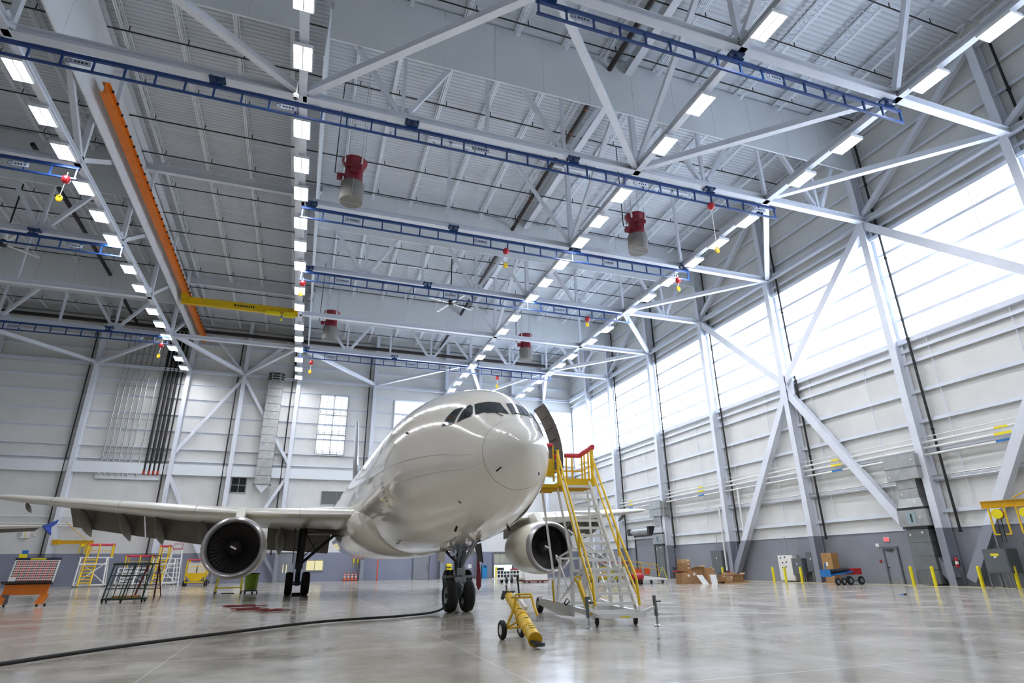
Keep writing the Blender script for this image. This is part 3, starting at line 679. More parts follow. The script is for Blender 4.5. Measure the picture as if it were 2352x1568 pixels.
KB = [-.55,-.78,-.981,-1.253,-1.607,-1.865,-2.054,-2.185,-2.29,-2.40,-2.5,-2.62,-2.72,-2.78,-2.805,-2.815,-2.82,-2.82,-2.75,-2.2,-1.25,-.15,.8,1.35,1.6]
KW = [0,.237,.441,.706,1.003,1.217,1.411,1.603,1.785,2.011,2.237,2.456,2.60,2.715,2.775,2.81,2.82,2.82,2.82,2.68,2.25,1.55,.9,.4,.15]
KS = [math.sqrt(d) for d in KD]
def pchip(X, Y):
    n = len(X); h = [X[i+1]-X[i] for i in range(n-1)]; dl = [(Y[i+1]-Y[i])/h[i] for i in range(n-1)]; m = [dl[0]]+[0]*(n-2)+[dl[-1]]
    for i in range(1, n-1):
        if dl[i-1]*dl[i] > 0:
            w1, w2 = 2*h[i]+h[i-1], h[i]+2*h[i-1]; m[i] = (w1+w2)/(w1/dl[i-1]+w2/dl[i])
    def f(x):
        x = min(max(x, X[0]), X[-1]); i = 0
        while i < n-2 and x > X[i+1]: i += 1
        t = (x-X[i])/h[i]
        return (1+2*t)*(1-t)**2*Y[i] + t*(1-t)**2*h[i]*m[i] + t*t*(3-2*t)*Y[i+1] + t*t*(t-1)*h[i]*m[i+1]
    return f
def soft(f, w=.16):
    def g(s_):
        k = min(w, s_*.55); return (f(s_-k)+2*f(s_-k*.5)+2*f(s_)+2*f(s_+k*.5)+f(s_+k))/8
    return g
fT, fB, fW = soft(pchip(KS, KT)), soft(pchip(KS, KB)), soft(pchip(KS, KW))
def surf(d, ang, off=0):
    s = math.sqrt(max(d, 0)); t, b_, w = fT(s), fB(s), fW(s); zm = (t+b_)/2*.9; c, sn = math.cos(ang), math.sin(ang)
    r = (t-zm) if sn >= 0 else (zm-b_)
    p = Vector((w*c, d, ZC+zm+r*sn))
    if off:
        n = Vector((c/max(w, .01), 0, sn/max(r, .01))); e = .02
        s2 = math.sqrt(max(d+e, 0)); w2 = fW(s2); t2, b2_ = fT(s2), fB(s2); zm2 = (t2+b2_)/2*.9; rr = (t2-zm2) if sn >= 0 else (zm2-b2_)
        q = Vector((w2*c, d+e, ZC+zm2+rr*sn)); tg = (q-p).normalized(); tc = Vector((-w*sn, 0, r*c)).normalized()
        nn = tc.cross(tg); 
        if nn.dot(n) < 0: nn = -nn
        p = p + nn.normalized()*off
    return p
def ring_strip(ds, n=72, off=0):
    vs = []; fs = []
    for d in ds:
        for k in range(n): vs.append(surf(d, 2*pi*k/n, off))
    for i in range(len(ds)-1):
        for k in range(n): fs.append((i*n+k, i*n+(k+1) % n, (i+1)*n+(k+1) % n, (i+1)*n+k))
    return vs, fs
RAD = .9
ds = [RAD+.008] + [RAD+(i/46)**1.4*8.2 for i in range(1, 47)] + [9.1+i*1.0 for i in range(1, 27)] + [36+i*.75 for i in range(24)] + [54]
m = MB(); vs, fs = ring_strip(ds); m.add(vs, fs); m.add([surf(54, 2*pi*k/72) for k in range(72)], [tuple(range(72))])
fus = m.build('fuselage', 'aircraft_white', ac, 60)
m = MB(); dr = [RAD*(i/26)**2 for i in range(27)]; vs, fs = ring_strip(dr); m.add(vs, fs); radome = m.build('radome', 'radome_white', ac, 60)
m = MB(); vs, fs = ring_strip([RAD-.004, RAD+.012], 72, .001); m.add(vs, fs); m.build('radome_seam', 'seam', radome)
def patch(poly, off, sub=5):
    """poly: (d, degrees) corners on the skin, filled as a fan of small quads that follow the skin"""
    m = MB(); n = len(poly); cd_ = sum(p[0] for p in poly)/n; ca = sum(p[1] for p in poly)/n
    for i in range(n):
        a, b_ = poly[i], poly[(i+1) % n]; vs = []; fs = []
        for r in range(sub+1):
            for q in range(sub+1):
                ed = a[0]+(b_[0]-a[0])*q/sub; ea = a[1]+(b_[1]-a[1])*q/sub; f = r/sub
                vs.append(surf(cd_+(ed-cd_)*f, math.radians(ca+(ea-ca)*f), off))
        for r in range(sub):
            for q in range(sub): fs.append((r*(sub+1)+q, r*(sub+1)+q+1, (r+1)*(sub+1)+q+1, (r+1)*(sub+1)+q))
        m.add(vs, fs)
    return m
def grow(poly, k):
    n = len(poly); cd_ = sum(p[0] for p in poly)/n; ca = sum(p[1] for p in poly)/n
    return [(cd_+(d-cd_)*k, ca+(a-ca)*k) for d, a in poly]
PANES = [[(2.26,121.5),(1.96,93.8),(1.28,92.3),(1.84,130.5)], [(2.27,150.1),(2.41,129.7),(2.36,124.9),(2.21,125.1),(1.99,130.6),(1.93,136.2)], [(2.88,158),(2.86,148),(2.76,138.2),(2.48,131.8),(2.39,152.3)]]
mat('cockpit_glass', '#23292b', .08, coat=.6)
mat('pane_frame', '#d4d1c9', .35)
for mirror in (0, 1):
    for pl in PANES:
        q = [(d, (180-a) if mirror else a) for d, a in pl]
        patch(grow(q, 1.07), .004).build('window_surround', 'pane_frame', fus, 60); patch(q, .012).build('cockpit_pane', 'cockpit_glass', fus, 60)
# wipers
for sx in (-1, 1):
    m = MB(); a = surf(1.62, math.radians(90-sx*30), .03); b_ = surf(1.40, math.radians(90-sx*8), .03); m.tube(a, b_, .012, 6); m.tube((a+b_)/2, surf(1.2, math.radians(90-sx*14), .02), .012, 6); m.build('wiper', 'black_metal', fus)
# hull marks: probe rings, antennas, seams
def skin_ring(d, deg, r, m_):
    vs = []; n = 24; rad = 2.7
    for R in (r, r*.86):
        for k in range(n):
            t = 2*pi*k/n; vs.append(surf(d+R*math.cos(t), math.radians(deg+math.degrees(R*math.sin(t)/rad)), .006))
    m_.add(vs, [(k, (k+1) % n, n+(k+1) % n, n+k) for k in range(n)]); return m_
for deg in (-164.7, -157.3):
    m = skin_ring(7.53, deg, .19, MB()); m.add([surf(7.4, math.radians(deg-.2), .008), surf(7.95, math.radians(deg-.2), .008), surf(7.95, math.radians(deg+.3), .008), surf(7.4, math.radians(deg+.3), .008)], [(0,1,2,3)]); m.build('static_port_ring', 'ink', fus)
def skin_box(d, deg, ld, lw, h, name, mt):
    m = MB(); a0, a1 = math.radians(deg-lw), math.radians(deg+lw)
    A = [surf(d-ld, a0, 0), surf(d+ld, a0, 0), surf(d+ld, a1, 0), surf(d-ld, a1, 0)]; B_ = [surf(d-ld, a0, h), surf(d+ld, a0, h), surf(d+ld, a1, h), surf(d-ld, a1, h)]
    m.add(A+B_, [(0,1,2,3),(4,5,6,7),(0,1,5,4),(1,2,6,5),(2,3,7,6),(3,0,4,7)]); m.build(name, mt, fus)
skin_box(5.0, 160.9, .09, .35, .05, 'probe', 'ink'); skin_box(.62, -139, .08, 1.4, .012, 'drain_mark', 'ink'); skin_box(.62, -48, .05, 1.0, .012, 'drain_mark', 'ink')
skin_box(4.0, -112, .02, .8, .16, 'antenna', 'ink'); skin_box(3.9, -68, .02, .8, .16, 'antenna', 'ink'); skin_box(2.6, -132, .05, 1.5, .01, 'service_port', 'seam'); skin_box(9.0, -150, .10, .25, .02, 'vent', 'ink'); skin_box(9.6, -146, .08, .2, .02, 'vent', 'ink')
skin_box(10.5, -120, .25, .5, .02, 'vent', 'seam'); skin_box(11.5, -118, .25, .5, .02, 'vent', 'seam')
def seam_line(d0, a0, d1, a1, w=.012, n=16):
    m = MB(); vs = []
    for i in range(n+1):
        d = d0+(d1-d0)*i/n; a = a0+(a1-a0)*i/n; dd, da = d1-d0, (a1-a0)*2.6*pi/180; L = math.hypot(dd, da); nd, na = -da/L*w, dd/L*w
        vs += [surf(d+nd, math.radians(a)+na/2.6, .002), surf(d-nd, math.radians(a)-na/2.6, .002)]
    m.add(vs, [(2*i, 2*i+1, 2*i+3, 2*i+2) for i in range(n)]); m.build('panel_seam', 'seam', fus)
seam_line(1.0, 183, 8, 183.5, .006); seam_line(5.0, -103, 8.6, -100.5); seam_line(5.0, -77, 8.6, -79.5); seam_line(9.2, 195, 13.5, 197, .01); seam_line(1.0, -162, 6, -163, .005)
for d0, a0, d1, a1, w in ((8.45, 155.5, 8.30, 162, .03), (8.30, 162, 8.32, 168.5, .045), (8.9, 167, 9.5, 169, .03), (9.9, 165, 10.0, 169, .03), (10.7, 165, 10.8, 169.5, .03), (11.4, 166, 11.5, 170, .03), (12.4, 165, 12.5, 169, .03), (13.6, 164, 13.7, 168, .03), (15.0, 163.5, 15.1, 167.5, .03)):
    m = MB(); vs = []; n = 8
    for i in range(n+1):
        d = d0+(d1-d0)*i/n; a_ = a0+(a1-a0)*i/n; vs += [surf(d-w, math.radians(a_), .004), surf(d+w, math.radians(a_), .004)]
    m.add(vs, [(2*i, 2*i+1, 2*i+3, 2*i+2) for i in range(n)]); m.build('livery_stroke', 'ink', fus)
# passenger door swung open on the far side (left side of aircraft): curved plate
m = MB(); vs = []; n = 14
for rr in (2.86, 3.0):
    for a_ in (4.35, 5.05):
        for k in range(n+1):
            t = math.radians(-8+47*k/n); vs.append((rr*math.cos(t), a_, ZC+rr*math.sin(t)))
N = n+1
fs = []
for k in range(n): fs += [(k, k+1, N+k+1, N+k), (2*N+k, 3*N+k, 3*N+k+1, 2*N+k+1), (k, 2*N+k, 2*N+k+1, k+1), (N+k, N+k+1, 3*N+k+1, 3*N+k)]
fs += [(0, N, 3*N, 2*N), (n, 2*N+n, 3*N+n, N+n)]
m.add(vs, fs); dr_ = m.build('cabin_door', 'door_inner', ac, 40)
m = MB()
for k in range(6):
    t = math.radians(-2+8*k); m.beam((2.84*math.cos(t), 4.4, ZC+2.84*math.sin(t)), (2.84*math.cos(t), 5.0, ZC+2.84*math.sin(t)), .03, .03)
m.build('door_rib', 'gear_dark', dr_)
m = MB(); m.beam((2.5, 5.3, 5.4), (2.9, 5.0, 5.4), .08); m.beam((2.5, 5.3, 4.7), (2.95, 5.0, 4.8), .08); m.build('hinge_arm', 'gear_dark', dr_)
# belly fairing
m = MB(); n = 40; st = [(13.2, .3), (14.2, .75), (15.5, .95), (17, 1), (28, 1), (30, .92), (31.5, .7), (33, .3)]; vs = []
for d, s in st:
    for k in range(n):
        t = 2*pi*k/n; vs.append((3.0*s*math.cos(t) if s < 1 else 3.02*math.cos(t), d, ZC-1.45+1.55*s*math.sin(t)))
fs = [(i*n+k, i*n+(k+1) % n, (i+1)*n+(k+1) % n, (i+1)*n+k) for i in range(len(st)-1) for k in range(n)] + [tuple(range(n)), tuple(range((len(st)-1)*n, len(st)*n))]
m.add(vs, fs); m.build('belly_fairing', 'aircraft_white', ac, 50)
# wings -------------------------------------------------------------
AF = [(0,0),(.006,.022),(.02,.040),(.05,.060),(.1,.078),(.2,.098),(.35,.105),(.5,.096),(.65,.075),(.8,.046),(.92,.02),(1,.004),(1,-.004),(.92,-.008),(.8,-.012),(.65,-.022),(.5,-.036),(.35,-.046),(.2,-.046),(.1,-.038),(.05,-.030),(.02,-.020),(.006,-.012)]
SEC = [(1.6, 15.6, 27.6, 3.68, .58, .04), (2.9, 16.5, 27.6, 3.84, .56, .04), (5.4, 18.2, 27.75, 3.95, .55, .04), (8.0, 20.0, 27.95, 4.10, .57, .035), (12.0, 22.75, 29.4, 4.45, .72, .03), (17.0, 26.2, 31.1, 5.02, .72, .022), (21.6, 29.4, 32.7, 5.56, .72, .015), (22.4, 30.1, 33.0, 5.66, .55, .01)]
def wing_z(x):
    for a, c in zip(SEC[:-1], SEC[1:]):
        if a[0] <= x <= c[0]: f = (x-a[0])/(c[0]-a[0]); return [a[i]+(c[i]-a[i])*f for i in range(6)]
    return list(SEC[-1])
def spindle(p, q, r, n=10, flat=.75):
    m = MB(); p, q, a, b_ = m.frame(p, q); prof = [(0, .02), (.08, .45), (.25, .85), (.45, 1), (.65, .85), (.85, .45), (1, .03)]; vs = []
    for f, s in prof:
        for k in range(n):
            t = 2*pi*k/n; vs.append(p+(q-p)*f + a*(r*s*flat*math.cos(t)) + b_*(r*s*math.sin(t)))
    m.add(vs, [(i*n+k, i*n+(k+1) % n, (i+1)*n+(k+1) % n, (i+1)*n+k) for i in range(len(prof)-1) for k in range(n)]); return m
for sx in (-1, 1):
    m = MB(); n = len(AF); vs = []
    for x, le, te, z, th, inc in SEC:
        ch = te-le
        for u, v in AF: vs.append((sx*x, le+u*ch, z + v*ch*th - u*ch*inc*.6))
    fs = [(i*n+k, i*n+(k+1) % n, (i+1)*n+(k+1) % n, (i+1)*n+k) for i in range(len(SEC)-1) for k in range(n)] + [tuple(range((len(SEC)-1)*n, len(SEC)*n))]
    m.add(vs, fs); w = m.build('wing', 'wing_grey', ac, 35)
    # leading-edge slat joints
    m = MB()
    for x in (5.2, 10.4, 14.6, 18.6):
        x_, le, te, z, th, inc = wing_z(x); ch = te-le; pts = [(u, v) for u, v in AF if u <= .1]
        pts = [p for p in AF[:5]][::-1] + AF[-3:][::-1]
        for (u0, v0), (u1, v1) in zip(pts[:-1], pts[1:]): m.beam((sx*x, le+u0*ch-.004, z+v0*ch*th*1.01), (sx*x, le+u1*ch-.004, z+v1*ch*th*1.01), .02, .02)
    m.build('slat_joint', 'seam', w)
    # drooped flaps
    for x0, x1 in ((3.1, 6.9), (9.6, 14.2), (14.3, 18.7)):
        q = []
        for x in (x0, x1):
            _, le, te, z, th, inc = wing_z(x); zt = z-(te-le)*inc*.6; dp = 1.25 if x < 8 else 1.35-.03*(x-9)
            q.append(((sx*x, te-.55, zt+.02), (sx*x, te+.75*dp, zt-1.0*dp)))
        mm = MB(); vs = []
        for (a, c) in q:
            a, c = Vector(a), Vector(c); nrm = Vector((0, .8, .6))
            vs += [a+nrm*.10, a-nrm*.10, c-nrm*.015, c+nrm*.015]
        mm.add(vs, [(0,1,2,3),(4,7,6,5),(0,4,5,1),(1,5,6,2),(2,6,7,3),(3,7,4,0)]); mm.build('flap', 'flap_dark', w)
    for x in (6.1, 10.6, 13.2, 15.2, 17.6, 21.3):
        _, le, te, z, th, inc = wing_z(x); zt = z-(te-le)*inc*.6; k = 1 if x < 20 else .35
        spindle((sx*x, te-2.4*k, zt-.05), (sx*x, te+1.25*k, zt-1.55*k), .33*k+.05).build('flap_track_fairing', 'flap_dark', w, 50)
    # engine ----------------------------------------------------------
    ex, ez, ey = sx*7.94, 2.36, 16.96
    X = Matrix.Translation((ex, ey, ez)) @ Matrix.Rotation(-pi/2, 4, 'X')
    eng = MB().lathe([(1.365, .42), (1.395, .9), (1.41, 1.6), (1.39, 2.6), (1.3, 3.6), (1.16, 4.5), (1.12, 4.52), (1.05, 4.2)], 56, X).build('engine', 'nacelle_cream', ac, 40)
    MB().lathe([(1.365, .42), (1.33, .18), (1.28, .06), (1.235, 0), (1.19, .03), (1.15, .12), (1.12, .28), (1.115, .45)], 56, X).build('inlet_lip', 'lip_metal', eng, 60)
    MB().lathe([(1.115, .45), (1.12, 1.3), (1.12, 1.5), (0, 1.5)], 48, X).build('inlet_barrel', 'barrel_dark', eng, 40)
    MB().lathe([(.95, 4.0), (.85, 4.6), (.62, 5.6), (.5, 6.1), (.36, 6.2), (.1, 7.0)], 32, X).build('core_nozzle', 'dark_steel', eng, 40)
    bm_ = MB()
    for i in range(4):
        for r0, r1 in ((.38, 1.1),):
            pass
    rows_ = []
    for j in range(5):
        r = .36+.74*j/4; tw = .95-.55*j/4; cw = .065+.03*j/4
        rows_.append([Vector((r, -cw*math.cos(tw), 1.15-cw*math.sin(tw)*.9)), Vector((r, cw*math.cos(tw), 1.15+cw*math.sin(tw)*.9))])
    vs = [p for row in rows_ for p in row]; bm_.add(vs, [(2*j, 2*j+1, 2*j+3, 2*j+2) for j in range(4)])
    bme_ = bm_.mesh('fan_blade', 'fan_dark', 60)
    for k in range(38):
        o = bpy.data.objects.new('fan_blade', bme_); COL.objects.link(o); o.parent = eng; o.matrix_local = X @ Matrix.Rotation(2*pi*k/38, 4, 'Z')
    spn = MB().lathe([(0, .58), (.08, .62), (.2, .78), (.33, .98), (.38, 1.1)], 28, X).build('spinner', 'fan_dark', eng, 60)
    MB().prism([X @ Vector((-.13, -.10, .56)), X @ Vector((.12, .03, .56)), X @ Vector((.10, .10, .56)), X @ Vector((-.15, -.03, .56))], (0, .15, 0)).build('spin_mark', 'paper_white', eng)
    # pylon
    _, le, te, z, th, inc = wing_z(7.94)
    mm = MB(); sec = [(18.3, ez+1.36, .02), (19.0, z+.22, .20), (20.6, z+.05, .25), (24.5, z-.5, .22), (24.5, ez+.7, .15), (21.2, ez+.9, .2)]
    mm.prism([(ex-.19, a, zz) for a, zz, _ in sec], (.38, 0, 0)); mm.build('pylon', 'wing_grey', ac)
# tail ----------------------------------------------------------------
m = MB(); sec = [(41.0, 49.8, ZC+2.5, .32), (46.5, 51.4, 11.0, .22), (50.6, 53.6, 16.3, .12), (51.3, 53.6, 16.5, .05)]; vs = []
AS = [(0, 0), (.05, .6), (.3, 1), (.7, .6), (1, .05), (.7, -.6), (.3, -1), (.05, -.6)]
for a0, a1, z, hw in sec:
    for u, v in AS: vs.append((v*hw, a0+u*(a1-a0), z))
n = 8; m.add(vs, [(i*n+k, i*n+(k+1) % n, (i+1)*n+(k+1) % n, (i+1)*n+k) for i in range(3) for k in range(n)] + [tuple(range(24, 32))]); fin = m.build('tail_fin', 'tail_dark', ac, 35)
m = MB(); m.path([(0, 41.0-.02, ZC+2.5), (0, 46.5-.03, 11.0), (0, 50.6-.03, 16.3)], .09, 8); m.build('fin_leading_edge', 'bare_metal', fin)
for sx in (-1, 1):
    m = MB(); vs = []
    for x, a0, a1, z, hw in ((.8, 46.0, 51.8, ZC+1.3, .3), (8.1, 51.0, 53.4, ZC+2.0, .1)):
        for u, v in AS: vs.append((sx*x, a0+u*(a1-a0), z+v*hw))
    m.add(vs, [(k, (k+1) % n, n+(k+1) % n, n+k) for k in range(n)] + [tuple(range(8, 16))]); m.build('tailplane', 'wing_grey', ac, 35)
# landing gear ----------------------------------------------------------
def tyre(name_parent, x, y, R, w, hub=True):
    Xm = Matrix.Translation((x, y, R)) @ Matrix.Rotation(pi/2, 4, 'Y'); h = w/2
    t = MB().lathe([(R*.52, -h*.75), (R*.62, -h*.95), (R*.82, -h), (R*.94, -h*.8), (R*.99, -h*.5), (R*.99, -h*.26), (R*.975, -h*.25), (R*.975, -h*.2), (R, -h*.19), (R, h*.19), (R*.975, h*.2), (R*.975, h*.25), (R*.99, h*.26), (R*.99, h*.5), (R*.94, h*.8), (R*.82, h), (R*.62, h*.95), (R*.52, h*.75)], 40, Xm).build('tyre', 'black_rubber', name_parent, 30)
    MB().lathe([(0, -h*.5), (R*.2, -h*.5), (R*.3, -h*.35), (R*.48, -h*.6), (R*.53, -h*.78), (R*.53, h*.78), (R*.48, h*.6), (R*.3, h*.35), (R*.2, h*.5), (0, h*.5)], 24, Xm).build('wheel_hub', 'gear_grey', name_parent, 30)
ng = MB().tube((0, 6.67, .5), (0, 6.6, 2.3), .12, 16).tube((0, 6.64, 1.15), (0, 6.6, 2.35), .2, 16).build('nose_gear', 'gear_grey', ac, 40)
for x in (-.29, .29): tyre(ng, x, 6.67, .508, .36)
MB().tube((-.45, 6.67, .508), (.45, 6.67, .508), .07, 10).build('axle', 'gear_dark', ng, 40)
MB().beam((-.19, 6.5, 1.0), (.19, 6.5, 1.0), .2, .18).beam((-.14, 6.45, 1.25), (.14, 6.45, 1.25), .2, .22).beam((-.16, 6.42, .82), (.16, 6.42, .82), .05, .14).build('steering_collar', 'gear_grey', ng)
MB().tube((-.55, 6.75, 1.08), (.62, 6.75, 1.08), .055, 10).build('steering_cylinder', 'gear_grey', ng, 40)
MB().tube((-.1, 6.5, 1.5), (-.48, 6.1, 2.25), .045, 8).tube((.1, 6.5, 1.5), (.48, 6.1, 2.25), .06, 8).tube((.05, 6.5, 1.4), (.22, 5.3, 2.35), .05, 8).build('drag_strut', 'gear_grey', ng, 40)
MB().beam((-.08, 6.45, .95), (0, 6.25, .75), .05, .14).beam((0, 6.25, .75), (.0, 6.55, .5), .05, .14).build('torque_link', 'gear_grey', ng)
for x in (-.3, .32): MB().lathe([(.0, -.02), (.11, -.02), (.13, .04), (.08, .16), (0, .18)], 18, Matrix.Translation((x, 6.3, 1.85)) @ Matrix.Rotation(-pi/2, 4, 'X')).build('taxi_light', 'chrome', ng, 40)
m = MB()
for k in range(7):
    a = random.uniform(-.2, .2); m.path([(a, 6.45, .9+.1*k), (a+random.uniform(-.15, .15), 6.38, 1.3+.1*k), (a*.5, 6.5, 1.9)], .014, 5)
m.build('hydraulic_line', 'ink', ng)
for sx, a0, a1, mt in ((-1, 5.45, 6.25, 'nacelle_cream'), (1, 6.55, 7.3, 'gear_dark')):
    m = MB(); m.prism([(sx*.72, a0, 2.16), (sx*.72, a1, 2.13), (sx*.82, a1-.1, 1.6), (sx*.82, a0+.05, 1.52)], (sx*.03, 0, 0)); o = m.build('nose_gear_door', mt, ac)
m = MB(); m.prism([(-.84, 5.445, 1.54), (-.72, 5.445, 2.13), (-.95, 5.42, 2.1), (-1.02, 5.42, 1.6)], (0, .02, 0)); m.build('door_edge', 'nacelle_cream', ac)
text('150', .15, Matrix.Translation((-.87, 5.415, 1.9)) @ Matrix.Rotation(pi/2, 4, 'X'), 'ink', ac, 'door_number')
for sx in (-1, 1):
    x0 = sx*4.85; gy = 25.27
    mg = MB().tube((x0, gy, .6), (x0, gy-.1, 2.0), .15, 16).tube((x0, gy-.05, 1.4), (x0-sx*.05, gy-.2, 3.75), .22, 16).build('main_gear', 'gear_dark', ac, 40)
    for dy in (-.7, .7):
        for dx in (-.46, .46): tyre(mg, x0+dx, gy+dy, .62, .42)
        MB().tube((x0-.62, gy+dy, .62), (x0+.62, gy+dy, .62), .09, 10).build('axle', 'gear_grey', mg, 40)
    MB().beam((x0, gy-.8, .62), (x0, gy+.8, .62), .22, .26).build('bogie_beam', 'gear_dark', mg)
    MB().tube((x0-sx*.1, gy-.1, 1.7), (sx*3.0, gy-.25, 3.3), .09, 10).tube((x0-sx*.05, gy-.1, 1.9), (x0-sx*.9, gy-.2, 2.9), .03, 6).tube((x0-sx*.9, gy-.2, 2.3), (x0-sx*.1, gy-.2, 3.6), .03, 6).build('side_brace', 'gear_dark', mg, 40)
    MB().tube((x0, gy+.1, 1.3), (x0, gy+1.6, 3.6), .08, 8).build('drag_brace', 'gear_dark', mg, 40)
    MB().prism([(x0+sx*.42, gy-.7, 3.7), (x0+sx*.42, gy+.7, 3.7), (x0+sx*.35, gy+.55, 1.7), (x0+sx*.35, gy-.55, 1.7)], (sx*.04, 0, 0)).build('gear_door', 'gear_dark', mg)
    MB().box(min(x0-sx*.3, sx*2.6), max(x0-sx*.3, sx*2.6), gy-1.1, gy+1.0, 3.35, 3.5).build('wheel_bay', 'flap_dark', ac)
# red pitot cover streamer hanging under the nose
m = MB(); m.prism([(1.02, 7.9, 2.0), (1.05, 7.9, 2.0), (1.17, 7.9, .98), (1.16, 7.9, .72), (1.07, 7.9, .6), (.98, 7.9, .78)], (0, .015, 0)); m.build('warning_streamer', mat('streamer_red', '#6e0f1c', .7), ac)
# ================================================================== ground equipment
def wheel(par, x, y, R, w, axis='x', hubm='gear_grey', z=None, name='wheel'):
    z = R if z is None else z
    X = Matrix.Translation((x, y, z)) @ (Matrix.Rotation(pi/2, 4, 'Y') if axis == 'x' else Matrix.Rotation(pi/2, 4, 'X')); h = w/2
    o = MB().lathe([(R*.55, -h*.9), (R*.9, -h), (R, -h*.6), (R, h*.6), (R*.9, h), (R*.55, h*.9), (R*.55, -h*.9)], 20, X).build(name, 'black_rubber', par, 35)
    MB().lathe([(0, -h*.6), (R*.25, -h*.6), (R*.56, -h*.85), (R*.56, h*.85), (R*.25, h*.6), (0, h*.6)], 14, X).build('hub', hubm, o, 35)
st_ref = [None]
def caster(par, x, y, R=.09):
    X = Matrix.Translation((x, y, R)) @ Matrix.Rotation(pi/2, 4, 'Y')
    o = MB().lathe([(0, -.025), (R*.8, -.03), (R, -.02), (R, .02), (R*.8, .03), (0, .025)], 14, X).build('caster', 'black_rubber', par, 35)
    MB().box(x-.05, x-.035, y-.03, y+.03, R*.7, R*2.3).box(x+.035, x+.05, y-.03, y+.03, R*.7, R*2.3).box(x-.05, x+.05, y-.05, y+.05, R*2.2, R*2.4).build('fork', 'galv', o)
def bar(par, name, pts, w, m_, rnd=True):
    mb = MB()
    if par is st_ref[0] and rnd: w *= 1.45
    if rnd: mb.path(pts, w, 8)
    else:
        for a, c in zip(pts[:-1], pts[1:]): mb.beam(a, c, w)
    return mb.build(name, m_, par, 40 if rnd else False)

# ------------------------------------------------------------------ boarding stairs by the open door
SR = -math.radians(9.6)
st = st_ref[0] = thing('boarding_stairs', 'tall white stairs with yellow rails at the open cabin door', 'boarding stairs', (7.58, 13.88, 0), SR)
WH, YE = 'white_paint', 'yellow_steel'
# base frame
bar(st, 'base_rail', [(-.58, .0, .27), (-.58, 5.2, .30)], .12, WH, False); bar(st, 'base_rail', [(.58, .0, .27), (.58, 5.2, .30)], .12, WH, False)
bar(st, 'cross_member', [(-.95, 5.38, .26), (.95, 5.38, .26)], .10, WH, False); bar(st, 'cross_member', [(-.6, 2.4, .28), (.6, 2.4, .28)], .12, WH, False)
MB().prism([(-.95, 5.2, .24), (-.95, 5.2, .44), (-.62, 2.2, .38), (-.62, 2.2, .08), (-.78, 3.2, .06)], (.05, 0, 0)).build('side_plate', WH, st)
MB().prism([(.95, 5.2, .24), (.95, 5.2, .44), (.62, 2.2, .38), (.62, 2.2, .08), (.78, 3.2, .06)], (-.05, 0, 0)).build('side_plate', WH, st)
for x in (-.68, .68): wheel(st, x*1.28, 5.38, .23, .16, z=.23)
for x in (-.5, .5): caster(st, x, .40, .13)
# entry tray
MB().box(-.52, .52, -.05, .30, .19, .23).box(-.52, .52, -.08, -.05, .19, .30).box(-.52, .52, .28, .32, .19, .36).build('entry_tray', WH, st)
MB().box(-.05, .2, -.085, -.08, .21, .235).build('caution_strip', 'sign_yellow', st)
# levelling jacks
for x in (-.86, .86):
    j = MB().tube((x, -.12, .22), (x, -.04, .68), .045, 10).build('levelling_jack', 'grey_box', st, 40)
    MB().tube((x, -.13, .02), (x, -.12, .3), .028, 8).build('jack_screw', 'chrome', j, 40); MB().lathe([(0, 0), (.09, .0), (.08, .025), (.03, .05)], 14, Matrix.Translation((x, -.13, 0))).build('foot', 'galv', j, 40)
    bar(st, 'jack_arm', [(x*.62, 0, .30), (x, -.08, .42)], .08, WH, False); bar(j, 'crank', [(x, -.05, .55), (x+.16, -.06, .55)], .018, 'black_metal')
# lower flight
def lerp(a, c, f): return tuple(a[i]+(c[i]-a[i])*f for i in range(3))
L0, L1 = (.55, .28, .28), (.53, 1.12, 1.30); U0, U1 = (.45, 1.42, 1.32), (.43, 3.45, 3.86)
for s in (-1, 1):
    for a, c, nm in ((L0, L1, 'lower_stringer'), (U0, U1, 'upper_stringer')):
        MB().beam((s*a[0], a[1], a[2]), (s*c[0], c[1], c[2]), .06, .16, (0, -.7, .7)).build(nm, WH, st)
tl = MB().box(-.53, .53, -.1, .1, -.02, .02); tl.box(-.53, .53, -.12, -.09, -.045, .03); tlm = tl.mesh('tread', WH)
for k in range(1, 5): p = lerp(L0, L1, k/4.6); inst(tlm, 'tread', st, (0, p[1], p[2]))
MB().box(-.52, .52, 1.08, 1.46, 1.28, 1.33).build('landing', WH, st)
tu = MB().box(-.43, .43, -.1, .1, -.02, .02); tu.box(-.43, .43, -.12, -.09, -.045, .03); tum = tu.mesh('tread', WH)
for k in range(1, 12): p = lerp(U0, U1, k/11.6); inst(tum, 'tread', st, (0, p[1], p[2]))
# second flight edge (fixed ladder frame behind)
for s in (-1, 1): bar(st, 'rear_stringer', [(s*.55, 2.15, 1.25), (s*.55, 3.75, 3.8)], .06, WH, False)
